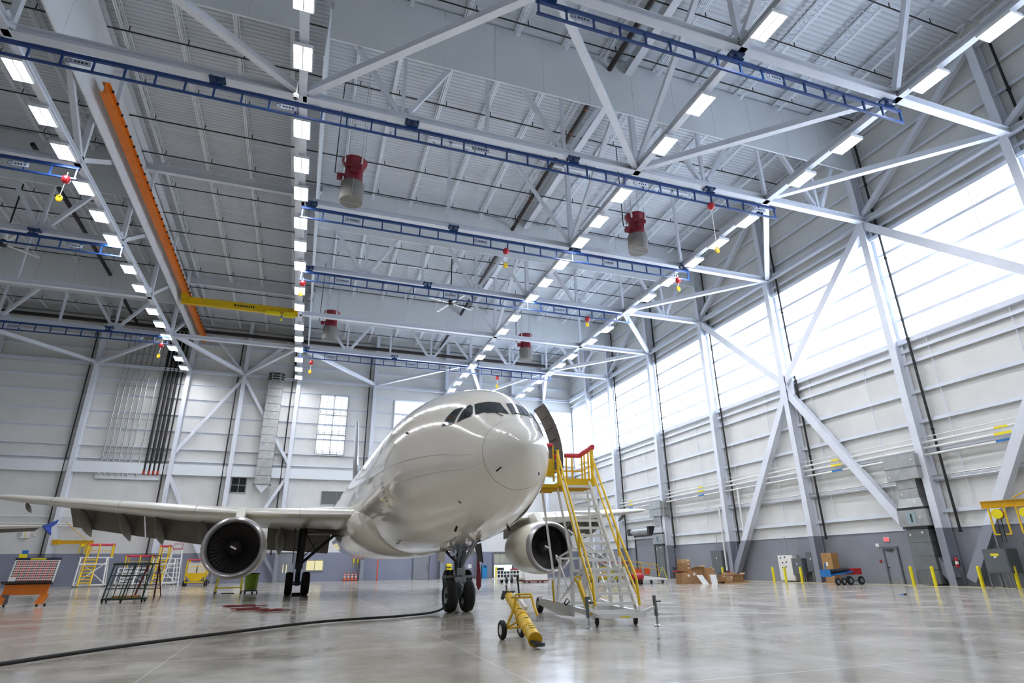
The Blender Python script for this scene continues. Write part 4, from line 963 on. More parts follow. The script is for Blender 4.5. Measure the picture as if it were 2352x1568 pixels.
# posts and diagonals of the support frame
for s in (-1, 1):
    bar(st, 'support_post', [(s*.5, 1.35, .3), (s*.5, 1.35, 1.3)], .08, WH, False); bar(st, 'support_post', [(s*.55, 2.4, .3), (s*.55, 2.4, 1.9)], .08, WH, False)
    bar(st, 'long_leg', [(s*.62, 4.0, .32), (s*.95 if s < 0 else .6, 4.25, 3.85)], .06, WH, False); bar(st, 'long_leg', [(s*.62, 4.0, .32), (s*.58, 3.55, 1.6)], .07, WH, False)
    bar(st, 'diagonal', [(s*.58, 3.9, .35), (s*.52, 1.5, 1.25)], .055, WH, False); bar(st, 'diagonal', [(s*.6, 4.0, 1.7), (s*.55, 2.4, .5)], .045, WH, False); bar(st, 'diagonal', [(s*.6, 4.0, 1.6), (s*.55, 2.5, 1.8)], .045, WH, False)
bar(st, 'diagonal', [(.5, 1.4, 1.2), (-.5, 2.3, 1.9)], .045, WH, False); bar(st, 'diagonal', [(-.45, 3.0, 2.4), (.45, 2.1, 1.5)], .045, WH, False)
bar(st, 'cross_member', [(-.6, 3.6, 1.6), (.6, 3.6, 1.6)], .06, WH, False); bar(st, 'cross_member', [(-.55, 2.4, 1.25), (.55, 2.4, 1.25)], .07, WH, False)
# yellow hand rails
for s in (-1, 1):
    x = s*.56
    bar(st, 'hand_rail', [(x, 3.42, 4.75), (x, 1.42, 2.28), (x*1.03, .40, 1.20), (x*1.03, .30, 1.05), (x*1.03, .22, .42)], .024, YE); bar(st, 'hand_rail', [(x, 3.42, 4.22), (x, 1.42, 1.80), (x*1.03, .32, .72)], .022, YE)
    bar(st, 'rail_post', [(x, 1.42, 1.62), (x, 1.42, 2.28)], .026, YE); bar(st, 'rail_post', [(x, 1.42, 1.30), (x, 1.42, 1.62)], .03, WH); bar(st, 'rail_post', [(x*1.03, .22, .25), (x*1.03, .22, .45)], .03, WH)
    bar(st, 'rail_post', [(x, 3.44, 3.82), (x, 3.44, 4.9)], .035, YE)
# tow handle leaning on the left
h_ = MB().beam((-.72, .18, .28), (-.86, .62, 1.02), .075, .11).build('tow_handle', YE, st)
MB().lathe([(.045, -.03), (.085, -.03), (.085, .03), (.045, .03), (.045, -.03)], 18, Matrix.Translation((-.87, .64, 1.07)) @ Matrix.Rotation(pi/2, 4, 'X')).build('tow_eye', YE, h_, 40)
bar(st, 'gas_strut', [(-.95, 3.0, .40), (-.98, 3.0, 1.0)], .02, YE); bar(st, 'cable', [(-.72, 2.6, .35), (-.8, 2.4, .42), (-.74, 2.3, .55), (-.66, 2.35, .45), (-.74, 2.5, .36)], .012, 'ink')
# yellow platform
pf = MB().box(-.55, .60, 3.42, 4.75, 3.80, 3.90); pf.box(-1.45, -.55, 3.55, 4.70, 3.72, 3.82); plat = pf.build('platform', YE, st)
m = MB()
for k in range(4): m.box(-.5, .55, 3.55+k*.3, 3.60+k*.3, 3.70, 3.80)
for k in range(3): m.box(-1.4, -.58, 3.65+k*.35, 3.70+k*.35, 3.64, 3.72)
m.build('joist_bar', 'yellow_deep', plat)
MB().box(-.57, .62, 3.40, 3.43, 3.74, 3.98).box(.58, .62, 3.42, 4.75, 3.78, 4.0).build('kick_plate', YE, st)
pb = MB().box(-1.12, -.72, 3.50, 3.56, 4.05, 4.62).box(-1.16, -1.12, 3.48, 3.58, 3.9, 5.08).box(-.72, -.68, 3.48, 3.58, 3.9, 5.08).build('door_guard', YE, st)
MB().tube((-1.14, 3.53, 5.06), (-.70, 3.53, 5.06), .065, 12).build('foam_pad', 'red_pad', pb, 40)
MB().box(-1.12, -.72, 3.52, 3.54, 4.62, 5.0).build('mesh_infill', 'mesh_screen', pb)
MB().tube((-1.55, 3.9, 3.82), (-1.2, 3.5, 3.86), .1, 12).build('bumper', 'paper_white', st, 40)
posts = [(.60, 3.44), (.60, 3.95), (.60, 4.4), (.60, 4.72), (.25, 4.72), (.05, 4.72), (-.15, 4.72)]
for x, y in posts: bar(st, 'guard_post', [(x, y, 3.88), (x, y, 4.95)], .022, YE)
bar(st, 'guard_rail', [(.60, 3.44, 4.42), (.60, 4.72, 4.42), (-.9, 4.72, 4.42)], .018, YE)
bar(st, 'foam_pad', [(.60, 3.40, 5.0), (.60, 4.15, 5.0)], .06, 'red_pad'); bar(st, 'foam_pad', [(.60, 4.2, 5.0), (.60, 4.78, 5.0)], .06, 'red_pad'); bar(st, 'foam_pad', [(.56, 4.74, 4.95), (.0, 4.74, 4.95)], .055, 'red_pad'); bar(st, 'foam_pad', [(-.2, 4.74, 4.92), (-.8, 4.74, 4.92)], .05, 'red_pad')

# ------------------------------------------------------------------ yellow tow bar
tb = thing('tow_bar', 'scuffed yellow aircraft tow bar on two wheels in front of the nose', 'tow bar', (4.25, 11.0, 0))
mat('tow_yellow', '#e2b91f', .45, noise=.35, scale=7)
P0, P1 = Vector((.02, .12, .14)), Vector((.50, 3.1, .80)); dv = (P1-P0)
MB().tube(P0, P0+dv*.40, .125, 18).build('outer_tube', 'tow_yellow', tb, 40); MB().tube(P0+dv*.40, P0+dv*.96, .105, 18).build('inner_tube', 'tow_yellow', tb, 40)
for f0, f1, r_ in ((.38, .42, .14), (.16, .18, .132), (-.005, .012, .135)): MB().tube(P0+dv*f0, P0+dv*f1, r_, 18).build('collar', 'yellow_deep', tb, 40)
MB().lathe([(.03, -.03), (.10, -.03), (.10, .03), (.03, .03), (.03, -.03)], 20, Matrix.Translation((.04, -.05, .08))).build('towing_eye', 'dark_steel', tb, 40)
MB().beam((-.02, .14, .11), (.04, .0, .085), .12, .05).build('eye_shank', 'dark_steel', tb)
MB().beam(P0+dv*.95+Vector((-.12, 0, .02)), P0+dv*.95+Vector((.12, 0, .02)), .2, .16).tube(P1, P1+Vector((-.02, .05, .18)), .02, 6).tube(P1+Vector((-.1, 0, 0)), P1+Vector((-.14, -.02, -.12)), .04, 8).build('head', 'dark_steel', tb)
wx = -.08
wheel(tb, wx-.03, 1.65, .18, .10, hubm='paper_white'); wheel(tb, .42, 1.95, .18, .10, hubm='paper_white')
bar(tb, 'axle', [(wx, 1.65, .2), (.42, 1.92, .2)], .028, 'tow_yellow')
bar(tb, 'wheel_frame', [(wx+.05, 1.65, .2), (.14, 1.6, .58), (.18, 1.6, .84), (.52, 1.6, .84), (.56, 1.55, .62), (.58, 1.4, .44)], .028, 'tow_yellow')
bar(tb, 'wheel_frame', [(wx+.05, 1.65, .2), (.2, 1.2, .42)], .022, 'tow_yellow'); bar(tb, 'wheel_frame', [(.42, 1.9, .2), (.35, 1.5, .5)], .022, 'tow_yellow'); bar(tb, 'wheel_frame', [(.16, 1.6, .78), (.54, 1.6, .78)], .022, 'tow_yellow')
bar(tb, 'pump_cylinder', [P0+dv*.42+Vector((.09, 0, .16)), P0+dv*.62+Vector((.09, 0, .16))], .045, 'paper_white'); bar(tb, 'pump_cylinder', [P0+dv*.66+Vector((.06, 0, .14)), P0+dv*.80+Vector((.06, 0, .14))], .04, 'paper_white')
bar(tb, 'pump_handle', [P0+dv*.66+Vector((.10, 0, .10)), P0+dv*.66+Vector((.02, -.1, .62))], .02, 'ink'); bar(tb, 'pump_handle_grip', [P0+dv*.66+Vector((.033, -.08, .52)), P0+dv*.66+Vector((.02, -.1, .64))], .03, 'ink')
m = MB()
for f, a in ((.08, .8), (.12, 1.2), (.28, 1.0), (.5, 1.1), (.75, 1.0), (.9, 1.2)):
    p = P0+dv*f; m.box(p.x-.04, p.x+.05, p.y-.03, p.y+.03, p.z+.119 if f < .4 else p.z+.1, p.z+.128 if f < .4 else p.z+.108)
m.build('scuff_mark', 'dark_green', tb)

# hoses on the floor --------------------------------------------------
m = MB(); pts = [(4.92, 20.55, .52), (4.80, 20.45, .30), (4.62, 20.3, .12), (4.17, 20.0, .05), (3.5, 19.5, .05), (2.83, 19.1, .05), (1.9, 18.85, .05), (.96, 18.5, .05), (-.1, 17.6, .05), (-1.09, 16.5, .05), (-2.0, 15.55, .05), (-2.89, 14.55, .05), (-3.87, 13.15, .05), (-4.25, 12.5, .05), (-5.5, 10.8, .05)]
def smooth_path(P, it=2):
    P = [Vector(p) for p in P]
    for _ in range(it):
        Q = [P[0]]
        for a, c in zip(P[:-1], P[1:]): Q += [a*.75+c*.25, a*.25+c*.75]
        P = Q+[P[-1]]
    return P
m.path(smooth_path(pts), .034, 8); one('air_hose', m, 'black_rubber', 'long black hose running from the nose wheel to the lower left corner', 'hose', None, 50)
def coil(x, y, rx, ry, n, label):
    P = []; 
    for k in range(n*14):
        t = 2*pi*k/14; j = 1+.18*math.sin(k*1.7)+.1*math.cos(k*.6); P.append((rx*j*math.cos(t)+.15*math.sin(k*.11), ry*j*math.sin(t), .03+.004*(k % 9)))
    P += [(rx*1.4, -.1, .03), (rx*1.9, .2, .03)]
    one('red_hose', MB().path(P, .016, 6), 'hose_red', label, 'hose', 'red hoses on the floor', 50, (x, y, 0))
coil(-2.1, 28.0, .6, .4, 2, 'red hose loop on the floor, farthest and loosest of three'); coil(-1.6, 25.6, .42, .45, 3, 'red hose coil on the floor, middle of three'); coil(-.75, 24.4, .38, .35, 3, 'red hose coil on the floor nearest the camera')
# wheel chocks
for k, (x, y, lab) in enumerate(((AX-5.1, 37.55, 'left tyre'),)):
    one('wheel_chock', MB().prism([(0, 0, 0), (0, .32, 0), (0, .26, .16), (0, .08, .06)], (.6, 0, 0)), 'black_rubber', 'black rubber chock in front of the left main gear', 'wheel chock', 'black wheel chocks', False, (x-.3, y, 0))

# ------------------------------------------------------------------ photo board cart at the left edge
bc = thing('photo_board_cart', 'tilted photo board on an orange wheeled base at the left edge', 'board cart', (-11.1, 33.5, 0), 0)
Xb = Matrix.Translation((0, 0, .95)) @ Matrix.Rotation(-.28, 4, 'X')
MB().box(-.85, .85, -.03, .03, 0, 1.05).xf(Xb).build('board', 'paper_white', bc)
MB().box(-.87, .87, -.04, .035, 1.0, 1.1).xf(Xb).build('header_strip', 'navy', bc)
MB().box(-.3, .3, -.046, -.04, 1.02, 1.075).xf(Xb).build('header_label', 'sign_yellow', bc)
m = MB(); m2 = MB()
for r in range(9):
    for k in range(22):
        if r < 2 and k < 3: continue
        x = -.8+k*.073; z = .06+r*.103
        (m if (k*7+r*3) % 3 else m2).prism([(x, -.034, z), (x+.06, -.034, z+.02), (x+.068, -.034, z+.085), (x+.006, -.034, z+.07)], (0, .002, 0))
m.xf(Xb).build('photo_print', 'ink_red', bc)['kind'] = 'stuff'; m2.xf(Xb).build('photo_print', 'dark_steel', bc)['kind'] = 'stuff'
MB().box(-.98, .86, -.28, .02, -.06, .02).xf(Xb).build('ledge', 'black_metal', bc)
MB().prism([(-.86, -.1, .9), (.78, -.1, .9), (.74, -.1, .48), (-.9, -.1, .48)], (0, .12, 0)).build('apron', 'orange_steel', bc)
for x in (-.88, .62):
    MB().prism([(x-.1, -.08, .5), (x+.18, -.08, .5), (x+.12, -.3, .1), (x-.2, -.3, .1)], (0, .16, 0)).build('leg', 'orange_steel', bc); caster(bc, x-.1, -.2, .05); caster(bc, x+.1, .1, .05)
MB().box(-.85, -.6, -.14, -.1, .12, .5).build('flap', 'grey_box', bc)
MB().box(-.78, -.5, -.03, .05, 0, .16).xf(Matrix.Translation((0, .3, 2.02))).build('caution_sign', 'sign_yellow', bc); MB().box(-.70, -.48, -.03, .05, .16, .32).xf(Matrix.Translation((0, .3, 2.02))).build('blue_box', 'cart_blue', bc)
# green A-frame rack cart
gr = thing('rack_cart', 'dark green wheeled steel rack with open bars near the left engine', 'rack cart', (-7.6, 34.9, 0))
G = 'dark_green'
for x in (-.9, .75):
    bar(gr, 'post', [(x, -.15, .16), (x+.12, .25, 1.72)], .05, G, False)
bar(gr, 'post', [(-.05, -.45, .16), (.12, .2, 1.72)], .05, G, False)
for z, y in ((.16, -.15), (.62, -.03), (1.2, .12), (1.7, .25)): bar(gr, 'cross_bar', [(-.92+.05*z, y, z), (.78+.05*z, y, z)], .045, G, False)
for k in range(5): x = -.75+.26*k; bar(gr, 'bar', [(x, -.14, .2), (x+.12, .25, 1.70)], .028, G, False)
bar(gr, 'base_rail', [(-.92, -.15, .16), (-.05, -.5, .16), (.8, -.15, .16), (.8, .6, .16), (-.92, .6, .16), (-.92, -.15, .16)], .07, G, False)
bar(gr, 'top_rail', [(-.85, .25, 1.74), (.2, .2, 1.76), (.85, .6, 1.74)], .05, G, False)
MB().box(-.55, .6, -.12, .3, .2, .3).build('wood_deck', 'wood', gr)
for x, y in ((-.9, -.1), (-.05, -.45), (.75, -.1), (.75, .55), (-.88, .55)): caster(gr, x, y, .07)

# step ladders and stands against the far wall ----------------------------
def ladder_stand(x, y, rz, label, H=2.7, base=True, ladcol='yellow_steel', w=.7, side=0):
    t = thing('wheeled_work_stand', label, 'work stand', (x, y, 0), rz, 'wheeled work stands along the far wall')
    for s in (-1, 1): bar(t, 'ladder_side', [(s*w/2, -1.3, .12), (s*w/2, 0, H)], .075, ladcol)
    n = int(H/.3)
    for k in range(1, n): f = k/n; bar(t, 'rung', [(-w/2, -1.3+1.3*f, .12+(H-.12)*f), (w/2, -1.3+1.3*f, .12+(H-.12)*f)], .055, ladcol)
    MB().box(-w/2-.5*side, w/2+1.2*side, 0, 1.2, H-.12, H).build('deck', 'white_paint', t)
    X0, X1 = -w/2-.4, w/2+1.0
    for px, py in ((X0, -.9), (X1, -.9), (X0, 1.2), (X1, 1.2)):
        bar(t, 'leg', [(px, py, .15), (px*.9, py*.6, H-.1)], .065, 'white_paint'); caster(t, px, py, .1)
    for a, c in (((X0, -.9, .2), (X1, -.9, .2)), ((X0, -.9, .25), (X1*.9, -.6, H*.8)), ((X1, -.9, .2), (X1, 1.2, .2)), ((X0, 1.2, .2), (X1, 1.2, .2)), ((X0*.95, -.7, H*.75), (X1*.95, -.7, H*.75)), ((X1, 1.2, .2), (X0*.9, .8, H*.8))): bar(t, 'strut', [a, c], .055, 'white_paint')
    for px, py in ((-w/2, 0), (w/2, 0), (-w/2, 1.15), (w/2+1.1*side, 1.15), (w/2+1.1*side, 0.05)): bar(t, 'rail_post', [(px, py, H), (px, py, H+1.15)], .065, 'yellow_steel')
    for a, c in (((-w/2, 0, H+1.15), (-w/2, 1.15, H+1.15)), ((-w/2, 1.15, H+1.15), (w/2+1.1*side, 1.15, H+1.15)), ((w/2+1.1*side, 1.15, H+1.15), (w/2+1.1*side, .05, H+1.15))): bar(t, 'foam_pad', [a, c], .11, 'red_pad')
    bar(t, 'mid_rail', [(-w/2, 1.15, H+.6), (w/2+1.1*side, 1.15, H+.6)], .03, 'yellow_steel')
    return t
ladder_stand(-18.9, 70.5, .15, 'yellow ladder stand on a white wheeled frame below the left jib crane', 2.75, True, 'yellow_steel', .95, 1)
ladder_stand(-13.3, 73.6, 0, 'narrow yellow ladder stand between the green rack and the step ladder', 2.7, True, 'yellow_steel', .8, 0)
ladder_stand(-16.2, 74.4, 0, 'low white-decked stand with red rail seen behind the green rack', 1.75, True, 'white_paint', 1.3, 1)
def step_ladder(x, y, H, label, m_, w=.75, top='red_bright'):
    t = thing('step_ladder', label, 'ladder', (x, y, 0), 0, 'free-standing step ladders')
    for s in (-1, 1):
        bar(t, 'side_rail', [(s*w, -1.0, 0), (s*w*.55, 0, H)], .08, m_, False); bar(t, 'rear_leg', [(s*w*.95, 1.0, 0), (s*w*.55, .08, H)], .05, m_, False)
    n = int(H/.38)
    for k in range(1, n): f = k/n; bar(t, 'step', [(-w*(1-.45*f), -1+f, H*f), (w*(1-.45*f), -1+f, H*f)], .07, 'white_paint' if m_ == 'brick_red' else m_, False); 
    for k in range(1, n, 2): f = k/n; bar(t, 'rear_bar', [(-w*(.95-.4*f), 1-.92*f, H*f), (w*(.95-.4*f), 1-.92*f, H*f)], .04, m_, False)
    MB().box(-w*.6, w*.6, -.15, .2, H, H+.07).build('top_cap', top, t)
    for s in (-1, 1): bar(t, 'top_guard', [(s*w*.55, 0, H), (s*w*.55, 0, H+.5)], .04, top, False)
    bar(t, 'top_guard', [(-w*.55, 0, H+.5), (w*.55, 0, H+.5)], .04, top, False)
step_ladder(-10.9, 66.5, 3.3, 'tall aluminium step ladder with red top guard', 'white_paint', .7)
step_ladder(-7.9, 41.5, 1.75, 'red-framed step ladder standing behind the green rack', 'brick_red', .5, 'brick_red')
# yellow cart with two white service boxes
t = thing('service_cart', 'yellow wheeled service cart with two white panels beside the left engine', 'service cart', (-8.9, 66.3, 0)); 
MB().box(-.9, .9, -.6, 1.0, .95, 1.15).prism([(-.8, -.6, .95), (.8, -.6, .95), (.35, -.6, .45), (-.35, -.6, .45)], (0, 1.4, 0)).build('chassis', 'yellow_steel', t)
for x in (-.42, .42): MB().box(x-.36, x+.36, -.2, .9, 1.15, 2.1).build('white_panel_box', 'white_paint', t)
for x in (-.85, .85): bar(t, 'post', [(x, -.55, 1.1), (x, -.55, 2.3)], .07, 'yellow_steel'); bar(t, 'post', [(x, .95, 1.1), (x, .95, 2.3)], .07, 'yellow_steel'); bar(t, 'leg', [(x, -.55, .3), (x, -.55, 1.0)], .05, 'yellow_steel')
bar(t, 'foam_pad', [(-.85, -.55, 2.33), (.85, -.55, 2.33)], .07, 'red_pad'); bar(t, 'mid_rail', [(-.85, -.55, 1.75), (.85, -.55, 1.75)], .03, 'yellow_steel'); MB().box(-.9, .9, -.62, -.5, .3, .42).build('bumper', 'yellow_steel', t)
for x in (-.9, .9): wheel(t, x, -.4, .28, .16); wheel(t, x, .8, .28, .16)
# yellow low trestle, green drum on dolly
t = thing('trestle_frame', 'low yellow trestle frame on casters under the left engine', 'trestle', (-3.9, 43.8, 0))
for x in (-.75, .75):
    for y in (-.4, .4): bar(t, 'leg', [(x, y, .14), (x*.92, y, 1.05)], .06, 'sign_yellow', False); caster(t, x, y, .07)
for a, c in (((-.7, -.4, 1.05), (.7, -.4, 1.05)), ((-.7, .4, 1.05), (.7, .4, 1.05)), ((-.7, -.4, 1.05), (-.7, .4, 1.05)), ((.7, -.4, 1.05), (.7, .4, 1.05)), ((-.75, -.4, .35), (.75, -.4, .35)), ((-.75, .4, .35), (.75, .4, .35))): bar(t, 'rail', [a, c], .06, 'sign_yellow', False)
MB().box(-.35, .35, -.35, .1, .0, .05).build('foot_mat', 'black_rubber', t)
t = thing('waste_drum', 'lime-green drum on a wheeled dolly beside the yellow trestle', 'drum', (-2.55, 42.8, 0))
MB().lathe([(0, .22), (.34, .22), (.36, .26), (.38, .6), (.40, 1.1), (.42, 1.12), (.42, 1.2), (.38, 1.2), (.37, 1.1), (0, 1.08)], 24).build('barrel', 'lime_green', t, 40)
MB().lathe([(0, .14), (.42, .14), (.42, .2), (0, .2)], 20).build('dolly', 'black_metal', t)
for k in range(5): a = 2*pi*k/5; caster(t, .38*math.cos(a), .38*math.sin(a), .06)
MB().lathe([(.40, 1.2), (.44, 1.2), (.44, 1.16), (.40, 1.16)], 24).build('liner_rim', 'black_rubber', t)

# jib crane on the left far wall with hose reels
def jib(x, y, z, rz, L, label, reels, tie):
    t = thing('jib_crane', label, 'jib crane', (x, y, z), rz, 'yellow jib arms with hose reels')
    MB().ibeam((0, 0, 0), (L, 0, 0), .16, .36, .03, .03).build('arm', 'yellow_deep', t)
    bar(t, 'tie_rod', tie, .035, 'yellow_deep')
    if x < 0: MB().box(-.62, .02, -.2, .2, -.25, .25).build('mount_bracket', 'yellow_deep', t)
    for rx, s in reels:
        f = MB().beam((rx-.42*s, 0, -.15), (rx-.42*s, 0, -1.9*s), .07, .12).beam((rx+.42*s, 0, -.15), (rx+.42*s, 0, -1.9*s), .07, .12).beam((rx-.42*s, 0, -1.9*s), (rx-.15*s, 0, -1.9*s), .12, .06).beam((rx+.15*s, 0, -1.9*s), (rx+.42*s, 0, -1.9*s), .12, .06).build('reel_frame', 'yellow_steel', t)
        X = Matrix.Translation((rx, -.05 if x < 0 else .05, -.62*s)) @ Matrix.Rotation(pi/2 if x < 0 else -pi/2, 4, 'X')
        MB().lathe([(0, .12), (.30*s, .12), (.32*s, .08), (.32*s, -.02), (0, -.02)], 22, X).build('reel_drum', 'sign_yellow', t, 40); MB().lathe([(.30*s, -.02), (.34*s, -.06), (.34*s, -.14), (0, -.14)], 22, X).build('reel_back', 'hose_red', t, 40)
        for dx in (-.1, .12): bar(t, 'hose_drop', [(rx+dx*s, -.05, -.9*s), (rx+dx*s+.05, -.05, -2.4*s)], .018, 'ink')
jib(-23.9, 77.1, 4.35, 0, 3.1, 'yellow jib arm with hose reels on the left of the far wall', [(2.2, .55), (2.8, .55)], [(.15, 0, 2.0), (2.3, 0, .25)])
jib(35.95, 16.3, 4.1, math.atan2(5.7, -2.1), 6.1, 'yellow jib arm with two hose reels at the right edge', [(5.5, .78), (4.35, .78)], [(4.7, 0, .25), (.2, 0, 2.4)])
# second aircraft's wing tip far left
t = thing('airliner_wingtip', 'far wing tip of another aircraft with a blue tip fence, behind the left wing', 'airliner', (-19.8, 60, 4.9))
m = MB(); vs = []
for x, a0, a1, z, hw in ((-14, -2.2, 2.6, -.45, .28), (-1.2, -.4, 1.1, .02, .1), (-.2, .1, 1.0, .05, .04)):
    for u, v in AS: vs.append((x, a0+u*(a1-a0), z+v*hw))
m.add(vs, [(i*8+k, i*8+(k+1) % 8, (i+1)*8+(k+1) % 8, (i+1)*8+k) for i in range(2) for k in range(8)] + [tuple(range(16, 24))]); m.build('wing', 'wing_grey', t, 40)
MB().prism([(-8, 1.5, -.3), (-.8, 1.0, -.02), (-1.2, 1.4, -.28), (-8, 2.3, -.62)], (0, .05, 0)).build('aileron', 'flap_dark', t)
MB().prism([(-.3, .0, .05), (.45, .9, .62), (.3, 1.0, .3), (.05, .8, .0), (.1, 1.1, -.62), (-.25, .9, -.35)], (.05, 0, 0)).build('tip_fence', mat('fence_blue', '#24459a', .4), t)

# ------------------------------------------------------------------ far wall fittings
def wall_door(n, x0, x1, z1, double, y=YB):
    o = bpy.data.objects.new('door_%d' % n, None); COL.objects.link(o); o['kind'] = 'structure'; o.location = (x0, y, 0); w = x1-x0
    fr = MB(); fr.box(-.1, 0, -.12, .05, 0, z1+.1); fr.box(w, w+.1, -.12, .05, 0, z1+.1); fr.box(0, w, -.12, .05, z1, z1+.1); fr.build('door_frame', 'grey_box', o)
    for k in range(2 if double else 1):
        lw = w/(2 if double else 1); lf = MB().box(k*lw+.01, (k+1)*lw-.01, -.07, -.01, .02, z1).build('door_leaf', 'grey_door', o)
        hx = (lw-.25) if k == 0 else lw+.12
        MB().box(hx, hx+.1, -.085, -.07, 1.0, 1.9).build('vision_panel', 'lit_room' if double else 'grey_box', lf)
    return o
wall_door(1, -2.2, -.3, 3.15, True); wall_door(2, 13.85, 15.8, 3.0, False)
def wall_window(x0, x1, z0, z1, cols, rows_, glass):
    global wn
    wn += 1; o = bpy.data.objects.new('window_%d' % wn, None); COL.objects.link(o); o['kind'] = 'structure'; o.location = (x0, YB, z0); w, h = x1-x0, z1-z0
    MB().box(-.1, 0, -.1, .05, -.1, h+.1).box(w, w+.1, -.1, .05, -.1, h+.1).box(0, w, -.1, .05, -.1, 0).box(0, w, -.1, .05, h, h+.1).build('window_frame', 'galv', o)
    for i in range(cols):
        for j in range(rows_): MB().box(i*w/cols+.03, (i+1)*w/cols-.03, -.06, -.02, j*h/rows_+.03, (j+1)*h/rows_-.03).build('pane', glass, o)
wall_window(1.1, 3.0, 1.22, 2.35, 2, 1, 'lit_room'); wall_window(-8.35, -6.75, 10.0, 11.7, 2, 2, 'dark_glass'); wall_window(2.05, 5.6, 8.85, 10.35, 2, 1, 'grey_box'); wall_window(-6.5, -5.7, 1.1, 2.0, 1, 1, 'lit_room')
# large glazed opening right of the locker
o = bpy.data.objects.new('door_3', None); COL.objects.link(o); o['kind'] = 'structure'; o.location = (24.4, YB, 0)
MB().box(-.2, 0, -.15, .05, 0, 3.1).box(3.9, 4.1, -.15, .05, 0, 3.1).box(0, 3.9, -.15, .05, 3.0, 3.15).box(0, 3.9, -.12, .05, 1.62, 1.72).build('door_frame', 'grey_box', o)
for k in range(5): MB().box(k*.78+.02, (k+1)*.78-.02, -.08, -.03, 1.72, 3.0).build('panel', mat('panel_beige%d' % k, '#b3b1a2', .5), o)
for k in range(3): MB().box(k*1.3+.02, (k+1)*1.3-.02, -.06, -.03, .05, 1.62).build('pane', 'lit_outside', o)
for k, (x, w, h) in enumerate(((24.6, .75, 1.25), (25.5, .6, .8), (26.4, .9, 1.0), (27.5, .7, 1.2))):
    one('tool_chest', MB().box(0, w, 0, .6, .08, h).box(.05, w-.05, -.02, 0, h*.3, h*.32).box(.05, w-.05, -.02, 0, h*.6, h*.62).box(.05, .15, .05, .55, 0, .08).box(w-.15, w-.05, .05, .55, 0, .08), 'black_metal', 'dark tool chest silhouetted before the glazed opening, %s from the left' % ORD[k], 'tool chest', 'dark tool chests', False, (x, 76.6, 0))
# blue locker, yellow bins, notice board
t = thing('locker', 'bright blue metal locker against the far wall', 'locker', (22.6, 77.3, 0)); MB().box(0, .72, 0, .5, .03, 1.58).build('body', 'locker_blue', t); MB().box(.03, .69, -.02, 0, .06, 1.55).build('door', 'locker_blue', t); MB().box(.22, .58, -.03, -.02, 1.28, 1.5).build('vent_panel', 'navy', t); MB().box(.08, .12, -.05, -.02, .8, .95).build('handle', 'chrome', t)
for k, z in enumerate((.95, 1.42)): one('storage_bin', MB().prism([(0, 0, 0), (0, -.38, 0), (0, -.42, .2), (0, 0, .36)], (.66, 0, 0)), 'sign_yellow', 'yellow wall bin beside the nose gear, %s' % ('lower one' if k == 0 else 'upper one'), 'storage bin', 'yellow wall bins', False, (18.04, 77.98, z))
one('notice_sheet', MB().box(0, .5, -.02, 0, 0, .45), 'paper_white', 'white notice sheet on the far wall right of the nose gear', 'notice', None, False, (20.9, YB, 1.25))
# cones
for k in range(4):
    t = thing('traffic_cone', 'tall orange traffic cone by the far wall, %s of four from the left' % ORD[k], 'traffic cone', (5.55+.43*k, 77.0, 0), 0, 'orange traffic cones')
    MB().lathe([(.16, .05), (.05, .8), (.05, .95), (.0, .98)], 14).build('body', 'cone_orange', t, 40); MB().lathe([(.115, .40), (.085, .55), (.08, .55)], 14).lathe([(.075, .66), (.06, .76), (.055, .76)], 14).build('band', 'paper_white', t, 40); MB().box(-.22, .22, -.22, .22, 0, .05).build('base', 'black_rubber', t)
t = thing('orange_pole', 'slim orange pole with grey cap by the far wall', 'pole', (9.3, 76.8, 0)); MB().tube((0, 0, .04), (0, 0, 2.2), .07, 10).build('shaft', 'cone_orange', t, 40); MB().tube((0, 0, 2.2), (0, 0, 2.6), .06, 10).build('cap', 'paper_white', t, 40); MB().lathe([(0, 0), (.2, 0), (.2, .04), (0, .05)], 14).build('base', 'black_rubber', t)
for k, x in enumerate((6.55, 7.05)): one('hanging_pulley', MB().box(-.09, .09, -.08, .08, 2.0, 2.75).tube((0, 0, 2.0), (0, 0, 1.5), .02, 6).box(-.05, .05, -.05, .05, 2.75, 3.3), 'sign_yellow', 'small yellow hose drop on the far wall under the belly, %s' % ('left' if k == 0 else 'right'), 'hose drop', 'yellow hose drops', False, (x, YB-.1, 0))
# rectangular galvanised duct with louvred head on the far wall
t = thing('air_duct', 'tall galvanised air duct with louvred head on the far wall', 'air duct', (-4.9, YB-.9, 10.9))
for k in range(13): MB().box(-.86, .86, -.6, .45, k*.98+.01, (k+1)*.98-.01).build('duct_section', 'galv', t)
m = MB()
for k in range(1, 13): m.box(-.89, .89, -.63, .48, k*.98-.025, k*.98+.025)
m.build('flange', 'galv_dark', t)
hd = MB().prism([(-.95, .45, 12.7), (-.95, -.45, 12.7), (-.5, -.95, 12.7), (.5, -.95, 12.7), (.95, -.45, 12.7), (.95, .45, 12.7)], (0, 0, 1.15)).build('louvre_head', 'galv', t)
m = MB()
for r in range(3):
    z = 12.85+r*.33; m.box(-.4, .4, -.97, -.95, z, z+.2)
    for s in (-1, 1): m.prism([(s*.56, -.9, z), (s*.92, -.5, z), (s*.92, -.5, z+.2), (s*.56, -.9, z+.2)], (s*.015, -.015, 0))
m.build('louvre', 'black_metal', hd)
MB().prism([(-1.0, -.62, 0), (1.0, -.62, 0), (1.0, .5, 0), (-1.0, .5, 0)], (0, 0, -.08)).build('base_flange', 'galv_dark', t); MB().prism([(-.8, -.5, -.08), (.8, -.5, -.08), (0, -.3, -1.0)], (0, .6, 0)).build('hopper', 'curtain_white', t)
